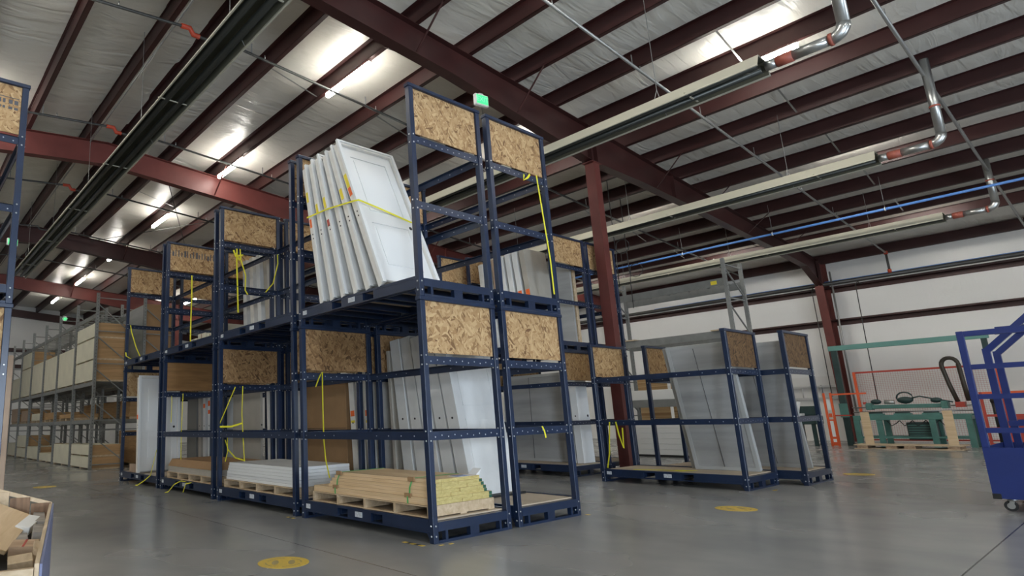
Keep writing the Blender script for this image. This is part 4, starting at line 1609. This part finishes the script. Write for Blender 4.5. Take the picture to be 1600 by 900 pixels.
# ------------------------------------------------------------------ green machine by the side wall
t = thing('green_machine', 'green woodworking machine with rollers and hoses along the white side wall', 'machine', (20.8, 0.2, 0))
b = MB()
for x in (0.0, 0.85):
    b.box(x - 0.05, x + 0.05, -1.35, 1.35, 0.80, 0.95, GREEN)
    b.box(x - 0.04, x + 0.04, -1.30, 1.30, 0.24, 0.30, GREEN)
for y in (-1.3, 1.3, 0.75, -0.55):
    b.box(0.0, 0.85, y - 0.05, y + 0.05, 0.80, 0.9, GREEN)
b.build('table_frame', t, bevel=0.01)
for y in (-1.28, -0.5, 0.72, 1.28):
    for x in (0.0, 0.85):
        b = MB()
        b.box(x - 0.055, x + 0.055, y - 0.07, y + 0.07, 0.0, 0.80, GREEN)
        b.build('leg', t)
b = MB()
b.box(0.1, 0.75, -0.50, 0.12, 0.2, 0.72, DGREEN)
for k in range(6):
    b.box(0.09, 0.1, -0.47, 0.09, 0.25 + k * 0.075, 0.27 + k * 0.075, GREEN)
b.build('motor_housing', t, bevel=0.02)
b = MB()
b.box(0.1, 0.35, -0.85, 0.95, 1.15, 1.27, GREEN)
b.box(0.05, 0.4, -0.9, -0.75, 1.12, 1.34, GREEN)
b.box(0.05, 0.4, 0.85, 1.0, 1.12, 1.34, GREEN)
b.build('tool_beam', t, bevel=0.012)
for y in (0.8, 0.15, -0.5):
    b = MB()
    b.cyl((0.1, y - 0.17, 0.99), (0.1, y + 0.17, 0.99), 0.05, DGREEN, 12)
    b.box(0.0, 0.25, y - 0.2, y + 0.2, 0.95, 1.0, GREEN)
    b.build('roller', t)
for z in (1.05, 1.2):
    b = MB()
    b.cyl((0.3, -1.4, z), (0.3, 1.4, z), 0.018, GALV, 8)
    b.build('guide_rod', t)
b = MB()
b.ball((0.2, 0.05, 1.40), 0.13, DGREEN, (0.7, 1.5, 0.8))
b.cyl((0.2, 0.3, 1.35), (0.2, 0.55, 1.36), 0.06, GALV, 10)
b.tube([(0.2, 0.05 + 0.19 * math.cos(R(a)), 1.47 + 0.17 * math.sin(R(a))) for a in range(0, 361, 30)], 0.022, DGREEN, 8)
b.build('drill_head', t)
for y in (-0.65, 0.75):
    b = MB()
    b.ball((0.2, y, 1.37), 0.09, DGREEN, (1, 1.5, 0.9))
    b.build('clamp_motor', t)
b = MB()
b.tube([(0.2, -0.1, 1.45), (0.15, -0.3, 1.5), (0.2, -0.5, 1.44), (0.2, -0.8, 1.36), (0.2, -1.0, 1.30)], 0.02, DGREEN, 8)
b.build('air_hose', t)
b = MB()
b.box(0.1, 0.4, -1.25, -1.05, 1.15, 1.30, REDP)
b.box(0.05, 0.15, 0.98, 1.05, 1.30, 1.37, REDP)
b.build('red_end_block', t)
b = MB()
b.tube([(0.25, -1.1, 1.3), (0.25, -1.0, 1.8), (0.25, -0.92, 2.35)] + [(0.25, -1.1 + 0.18 * math.cos(R(a)), 2.4 + 0.2 * math.sin(R(a))) for a in range(0, 181, 20)] + [(0.25, -1.30, 1.9), (0.25, -1.33, 1.32)], 0.055, mat('brown_hose', (0.045, 0.035, 0.025), 0.5), 10)
b.build('suction_hose', t)
b = MB()
for k in range(5):
    y = 0.55 - 0.3 * k
    b.tube([(0.05, y, 0.78), (0.03, y - 0.1, 0.62), (0.05, y - 0.22, 0.7), (0.05, y - 0.3, 0.78)], 0.014, FBLK, 6)
b.build('loose_cable', t)
# portal post and teal top bar
t = thing('portal_post', 'dark green post carrying a long teal bar above the green machine', 'post', (20.9, 1.75, 0))
b = MB()
b.box(-0.07, 0.07, -0.08, 0.08, 0, 3.08, DGREEN)
b.build('post', t, bevel=0.01)
b = MB()
b.box(-0.05, 0.05, -3.6, 0.14, 3.08, 3.24, mat('teal_paint', (0.13, 0.30, 0.26), 0.5))
b.build('top_bar', t, bevel=0.008)
b = MB()
b.box(-0.06, 0.06, -3.55, -3.43, 0, 3.08, DGREEN)
b.build('post', t)
b = MB()
b.box(-0.12, -0.07, -0.11, 0.11, 0.9, 1.35, GREEN)
b.build('switch_box', t)

# red wire mesh guard behind the machine
t = thing('mesh_guard', 'red framed wire mesh guard panel standing behind the green machine', 'guard', (22.5, 0.2, 0))
b = MB()
b.box(-0.025, 0.025, -1.9, 1.55, 2.35, 2.41, REDP)
b.box(-0.02, 0.02, -1.9, 1.55, 0.1, 0.15, REDP)
b.build('cross_rail', t)
for y in (1.52, -1.88):
    b = MB()
    b.box(-0.03, 0.03, y - 0.035, y + 0.035, 0, 2.4, ORANGE)
    b.build('post', t)
b = MB()
for k in range(56):
    y = -1.84 + k * 0.06
    b.box(-0.002, 0.002, y - 0.002, y + 0.002, 0.15, 2.35, REDP)
for k in range(36):
    z = 0.18 + k * 0.06
    b.box(-0.002, 0.002, -1.85, 1.5, z - 0.002, z + 0.002, REDP)
b.build('wire_mesh', t)
# orange gate
t = thing('orange_gate', 'bright orange guard gate with white markings, left of the green machine', 'gate', (20.4, 2.02, 0))
for y in (-0.09, 0.09):
    b = MB()
    b.box(-0.02, 0.02, y - 0.03, y + 0.03, 0, 1.70, ORANGE)
    b.build('post', t)
b = MB()
b.box(-0.012, 0.0, -0.06, 0.06, 0.02, 0.85, ORANGE)
b.build('kick_plate', t)
for k, (z, h_) in enumerate(((1.32, 0.34), (0.98, 0.12), (0.55, 0.5), (0.18, 0.1))):
    b = MB()
    b.box(-0.016, -0.0125, -0.045, 0.045, z - h_ / 2, z + h_ / 2, LABELW if k != 1 else ORANGE)
    b.build('marking', t)
b = MB()
b.box(-0.02, 0.02, -1.0, -0.12, 1.62, 1.67, ORANGE)
b.box(-0.02, 0.02, -0.55, -0.12, 0.95, 0.99, REDP)
b.build('rail', t)
# dark conveyor table
t = thing('conveyor_table', 'dark green machine table with a white top strip, beside the orange gate', 'machine', (20.6, 3.0, 0))
b = MB()
b.box(-0.35, 0.35, -0.62, 0.75, 0.70, 0.98, DGREEN)
b.box(0.1, 0.3, -0.5, 0.7, 0.98, 1.30, DGREEN)
b.build('body', t, bevel=0.02)
b = MB()
b.box(-0.37, -0.1, -0.25, 0.75, 0.985, 1.06, PLASTW)
b.build('white_strip', t)
for y in (-0.5, 0.6):
    for x in (-0.28, 0.28):
        b = MB()
        b.box(x - 0.05, x + 0.05, y - 0.05, y + 0.05, 0, 0.7, DGREEN)
        b.build('leg', t)
b = MB()
b.box(-0.2, 0.2, -0.1, 0.45, 0.05, 0.7, FBLK)
b.build('lower_cabinet', t)
b = MB()
b.cyl((-0.3, -0.12, 1.08), (-0.3, -0.20, 1.45), 0.05, PLASTW, 10)
b.build('white_bottle', t)
b = MB()
b.box(19.7, 20.1, 3.0, 3.4, 0.0, 0.35, CARD)
tag(b.build('carton', kind='thing', bevel=0.01), 'small brown carton on the floor in front of the dark conveyor table', 'carton')
# ladder on the wall
t = thing('wall_ladder', 'aluminium ladder with blue end cap hung level on the white side wall', 'ladder', (24.28, 4.0, 1.8))
for z in (-0.22, 0.22):
    b = MB()
    b.box(-0.03, 0.03, -1.3, 1.2, z - 0.035, z + 0.035, ALU)
    b.build('stile', t)
for k in range(8):
    b = MB()
    y = -1.1 + k * 0.3
    b.cyl((0, y, -0.19), (0, y, 0.19), 0.018, ALU, 8)
    b.build('rung', t)
b = MB()
b.box(-0.04, 0.04, -1.45, -1.28, -0.05, 0.28, CARTB)
b.build('end_cap', t)
b = MB()
for y in (-0.8, 0.8):
    b.box(0.03, 0.1, y - 0.02, y + 0.02, -0.27, 0.28, PIPEG)
b.build('wall_bracket', t)
# pallet with two upright boards
t = thing('upright_pallet', 'long pale pallet with two upright pine boards in front of the green machine', 'pallet', (19.5, 0.1, 0))
b = MB()
for x in (-0.35, 0, 0.35):
    b.box(x - 0.05, x + 0.05, -1.2, 1.15, 0.0, 0.02, PINE2)
b.box(-0.42, 0.42, -1.2, 1.15, 0.10, 0.125, PINE2)
b.build('deck', t)
for y in (-1.0, -0.1, 0.3, 0.95):
    b = MB()
    b.box(-0.4, 0.4, y - 0.12, y + 0.12, 0.02, 0.10, SCRAP)
    b.build('block', t)
for y in (0.76, -1.02):
    b = MB()
    b.box(-0.40, -0.36, y - 0.10, y + 0.10, 0.125, 1.07, PINE)
    b.build('upright_board', t)
# red guard cage to the right of the machine
t = thing('red_cage', 'red guard cage with dark machinery seen through the blue cart', 'cage', (20.2, -1.95, 0))
for y in (-0.55, 0.05, 0.45):
    b = MB()
    b.box(-0.03, 0.03, y - 0.03, y + 0.03, 0, 1.55, REDP)
    b.build('post', t)
b = MB()
for z in (0.12, 0.55, 0.9, 1.52):
    b.box(-0.025, 0.025, -0.55, 0.45, z - 0.03, z + 0.03, ORANGE if z > 1.5 else REDP)
b.build('rail', t)
b = MB()
b.box(0.0, 0.05, -0.5, 0.02, 0.15, 0.88, REDP)
b.build('panel', t)
b = MB()
b.cyl((0.3, 0.2, 0), (0.3, 0.2, 1.3), 0.12, FBLK, 12)
b.ball((0.3, 0.2, 1.3), 0.14, FBLK)
b.build('dark_machinery', t)

# ------------------------------------------------------------------ blue cart
CX0, CX1, CY0, CY1 = 6.1, 7.6, -5.2, -3.2
t = thing('panel_cart', 'tall blue wheeled panel cart with open rails and a solid lower body', 'cart', ((CX0 + CX1) / 2, (CY0 + CY1) / 2, 0))
cw, cl = (CX1 - CX0) / 2, (CY1 - CY0) / 2
b = MB()
b.box(-cw, cw, -cl, cl, 0.145, 0.19, CARTB)
for x in (-cw, cw - 0.006):
    b.box(x, x + 0.006, -cl, cl, 0.19, 0.73, CARTB)
for y in (-cl, cl - 0.006):
    b.box(-cw + 0.006, cw - 0.006, y, y + 0.006, 0.19, 0.73, CARTB)
b.build('body', t)
for y in (-cl + 0.032, cl - 0.032):
    b = MB()
    b.box(-cw + 0.0, -cw + 0.064, y - 0.032, y + 0.032, 0.731, 2.135, CARTB)
    b.build('post', t, bevel=0.004)
for z, h_ in ((2.10, 0.065), (1.69, 0.06), (1.33, 0.06), (0.93, 0.06)):
    b = MB()
    b.box(-cw + 0.008, -cw + 0.056, -cl + 0.066, cl - 0.066, z - h_ / 2, z + h_ / 2, CARTB)
    b.build('rail', t)
for x in (-cw + 0.5, -cw + 1.3):
    yv = cl - 0.17
    b = MB()
    b.box(x - 0.034, x + 0.034, yv - 0.034, yv + 0.034, 0.19, 1.93, CARTB)
    b.beam((x, yv - 0.004, 1.90), (x, yv - 0.42, 2.30), 0.066, 0.066, CARTB)
    b.beam((x, yv - 0.40, 2.30), (x, -cl + 0.2, 2.30), 0.066, 0.066, CARTB)
    b.box(x - 0.034, x + 0.034, -cl + 0.1, -cl + 0.19, 0.19, 2.34, CARTB)
    b.beam((x, yv - 0.045, 1.0), (x, -cl + 0.19, 1.0), 0.06, 0.06, CARTB)
    b.build('divider_hoop', t)
for x, z in ((-cw + 1.365, 2.24), (-cw + 1.235, 2.17)):
    b = MB()
    b.box(x - 0.02, x + 0.02, -cl + 0.1, cl - 0.2, z - 0.02, z + 0.02, CARTB)
    b.build('back_bar', t)
for x in (-cw + 0.1, cw - 0.1):
    for y in (-cl + 0.14, cl - 0.14):
        b = MB()
        b.cyl((x - 0.016, y + 0.02, 0.06), (x + 0.016, y + 0.02, 0.06), 0.06, BLACK, 18)
        b.cyl((x - 0.018, y + 0.02, 0.06), (x + 0.018, y + 0.02, 0.06), 0.035, GALV, 14)
        for s in (-1, 1):
            b.beam((x + s * 0.024, y + 0.02, 0.05), (x + s * 0.024, y, 0.13), 0.006, 0.04, GALV)
        b.cyl((x, y, 0.118), (x, y, 0.144), 0.045, GALV, 14)
        b.build('caster', t)
b = MB()
b.box(-cw - 0.004, -cw + 0.07, cl - 0.07, cl + 0.004, 0.138, 0.20, BLACK)
b.build('corner_bumper', t)

# ------------------------------------------------------------------ scrap crate
ANG = R(-13.05)
CT = (-3.56, 0.36, 0)
t = thing('scrap_crate', 'open wooden crate with blue edge strip full of scrap wood', 'crate', CT, (0, 0, ANG))
# local: x from -1.25 to 0, y from -2.2 to 0 ; far right top corner at (0, 0, 0.72)
b = MB()
b.box(-1.25, 0, -2.2, 0, 0.10, 0.125, SCRAP)
for x in (-1.2, -0.62, -0.05):
    b.box(x - 0.05, x + 0.05, -2.2, 0, 0.0, 0.10, SCRAP)
b.build('base', t)
b = MB()
for k in range(9):
    x = -1.25 + k * 0.139
    zr = 0.70 + 0.33 * min(0.45, -x - 0.07)
    b.box(x, x + 0.130, -0.022, -0.004, 0.125, zr, SCRAPD if k % 3 else PINE2)
b.prism([(0.0, 0.125), (0.0, 0.722), (-0.48, 0.88), (-1.25, 0.88), (-1.25, 0.85), (-0.48, 0.85), (-0.022, 0.70), (-0.022, 0.125)], 'Y', -0.004, 0.016, PINE2)
b.build('back_wall', t)
for x0, x1 in ((-0.018, 0.0), (-1.25, -1.232)):
    b = MB()
    b.box(x0, x1, -2.2, -0.024, 0.125, 0.715, PINE2)
    b.build('side_wall', t)
b = MB()
b.box(-1.23, -0.02, -2.2, -2.14, 0.125, 0.69, SCRAP)
b.box(-1.23, -0.02, -2.22, -2.2, 0.60, 0.70, PINE2)
b.build('front_wall', t)
b = MB()
b.box(0.0015, 0.012, -2.2, 0.014, 0.02, 0.712, mat('blue_lavender_edge', (0.16, 0.18, 0.30), 0.5))
b.build('edge_strip', t)
b = MB()
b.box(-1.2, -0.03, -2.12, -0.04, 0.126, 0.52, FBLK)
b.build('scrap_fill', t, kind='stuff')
# loose offcuts (local x, y, z, sizes, turns)
oc = [(-0.43, -0.62, 0.735, 0.60, 1.02, 0.025, 3, 24, -4, PINE, 'wide pale panel tilted on top of the scrap crate'),
      (-0.075, -0.22, 0.62, 0.075, 0.34, 0.07, 3, 5, 3, GREYW, 'grey offcut in the back corner of the scrap crate'),
      (-0.13, -0.40, 0.63, 0.09, 0.40, 0.05, 2, 12, -8, LABELW, 'whitish offcut beside the tilted panel in the scrap crate'),
      (-0.058, -0.80, 0.63, 0.06, 0.46, 0.06, -2, 6, 2, GREYW, 'long grey block along the side of the scrap crate'),
      (-0.14, -0.86, 0.585, 0.07, 0.34, 0.06, 2, -4, 5, GREYW, 'dark grey block in the hollow of the scrap crate'),
      (-0.105, -1.28, 0.62, 0.13, 0.17, 0.07, 3, 3, -4, SCRAP, 'brown offcut with a red mark across the scrap crate'),
      (-0.040, -1.44, 0.62, 0.035, 0.26, 0.09, 0, 6, 2, PINE2, 'pale offcut wedged against the side of the scrap crate'),
      (-0.10, -1.62, 0.61, 0.11, 0.15, 0.06, 4, -4, 4, PINE2, 'short pale plank end in the scrap crate'),
      (-0.22, -1.72, 0.62, 0.06, 0.42, 0.03, 0, -8, 8, MATS['bluish_board'], 'bluish strip in the scrap crate'),
      (-0.16, -1.92, 0.60, 0.05, 0.30, 0.03, 0, -4, -16, MATS['bluish_board'], 'second smaller bluish strip at the near end of the scrap crate'),
      (-0.30, -1.34, 0.65, 0.12, 0.36, 0.05, -4, 8, 6, LABELW, 'white offcut beside the tilted panel near the middle of the scrap crate'),
      (-0.27, -1.98, 0.63, 0.10, 0.26, 0.08, 6, 6, 12, PINE2, 'pale block at the near end of the scrap crate')]
MT = Matrix.Translation(CT) @ Matrix.Rotation(ANG, 4, 'Z')
for x, y, z, a, c, h_, rx, ry, rz, m, lab in oc:
    b = MB()
    b.box(-a / 2, a / 2, -c / 2, c / 2, -h_ / 2, h_ / 2, m)
    if 'red mark' in lab:
        b.box(-0.004, 0.008, -c / 2 - 0.001, c / 2 + 0.001, h_ / 2, h_ / 2 + 0.001, REDP)
    o = b.build('wood_offcut', kind='thing', bevel=0.003)
    o.matrix_world = MT @ Matrix.Translation((x, y, z)) @ Matrix.Rotation(R(rz), 4, 'Z') @ Matrix.Rotation(R(ry), 4, 'Y') @ Matrix.Rotation(R(rx), 4, 'X')
    tag(o, lab, 'offcut', 'wood offcuts in the scrap crate')
# tall carton edge sticking out beside the left rack
b = MB()
b.box(-0.16, 0, -0.35, 0.35, 0, 2.18, CARDP)
o = b.build('tall_carton', kind='thing', bevel=0.01, loc=(-3.34, 4.35, 0.0))
tag(o, 'tall pale carton standing on end beside the rack across the aisle', 'carton')

# ------------------------------------------------------------------ floor marks


def floor_circle(x, y, r, label):
    t = thing('floor_sticker', label, 'sticker', (x, y, 0.0), (0, 0, R(-36)), 'round yellow floor stickers')
    b = MB()
    b.cyl((0, 0, 0.0004), (0, 0, 0.002), r, FYEL, 36)
    b.build('disc', t)
    b = MB()
    for a0 in range(0, 360, 10):
        if (a0 // 10) % 9 < 7:
            a1 = a0 + 8
            p = [(r * 0.72 * math.cos(R(a0)), r * 0.72 * math.sin(R(a0))), (r * 0.72 * math.cos(R(a1)), r * 0.72 * math.sin(R(a1))),
                 (r * 0.66 * math.cos(R(a1)), r * 0.66 * math.sin(R(a1))), (r * 0.66 * math.cos(R(a0)), r * 0.66 * math.sin(R(a0)))]
            b.prism(p, 'Z', 0.0021, 0.0026, FBLK2)
    # two worn foot prints
    for s in (-1, 1):
        b.prism([(s * 0.07 * r / 0.22 + 0.03 * math.cos(R(a)) * r / 0.22, 0.085 * math.sin(R(a)) * r / 0.22) for a in range(0, 360, 30)], 'Z', 0.0021, 0.0026, FBLK2)
    b.build('worn_print', t)
    return t


FBLK2 = mat('worn_print_grey', (0.30, 0.24, 0.10), 0.6)
floor_circle(-1.551, 0.384, 0.235, 'round yellow floor sticker with worn print, in the aisle before the strapped lumber')
floor_circle(4.39, -1.083, 0.235, 'round yellow floor sticker on the open floor before the low single racks')
floor_circle(-1.62, 10.15, 0.235, 'round yellow floor sticker far down the left aisle toward the grey racking')
floor_circle(10.3, -0.93, 0.235, 'round yellow floor sticker beyond the low single racks toward the green machine')


def tape(x, y, rz, n, label, w=0.05):
    b = MB()
    for k in range(n):
        b.box(k * 0.06, k * 0.06 + 0.06, -w / 2, w / 2, 0.0003, 0.002, FYEL if k % 2 == 0 else FBLK)
    o = b.build('floor_tape', kind='thing', loc=(x, y, 0))
    o.rotation_euler = (0, 0, rz)
    return tag(o, label, 'tape')


tape(-0.13, 0.02, R(90), 5, 'black and yellow hazard tape on the floor at the nearest rack foot')
tape(0.0, -0.07, 0, 1, 'short worn tape piece in front of the nearest rack foot', 0.03)
tape(0.12, -0.09, R(5), 1, 'second worn tape piece in front of the nearest rack', 0.03)
tape(-0.10, 2.46, R(90), 3, 'worn yellow tape between the first two rack feet on the aisle side', 0.04)
tape(2.68, -0.03, 0, 1, 'yellow tape scrap at the foot of the corner rack nearest the open floor', 0.05)
tape(6.7, -0.75, R(10), 3, 'pale worn tape in front of the low single rack')
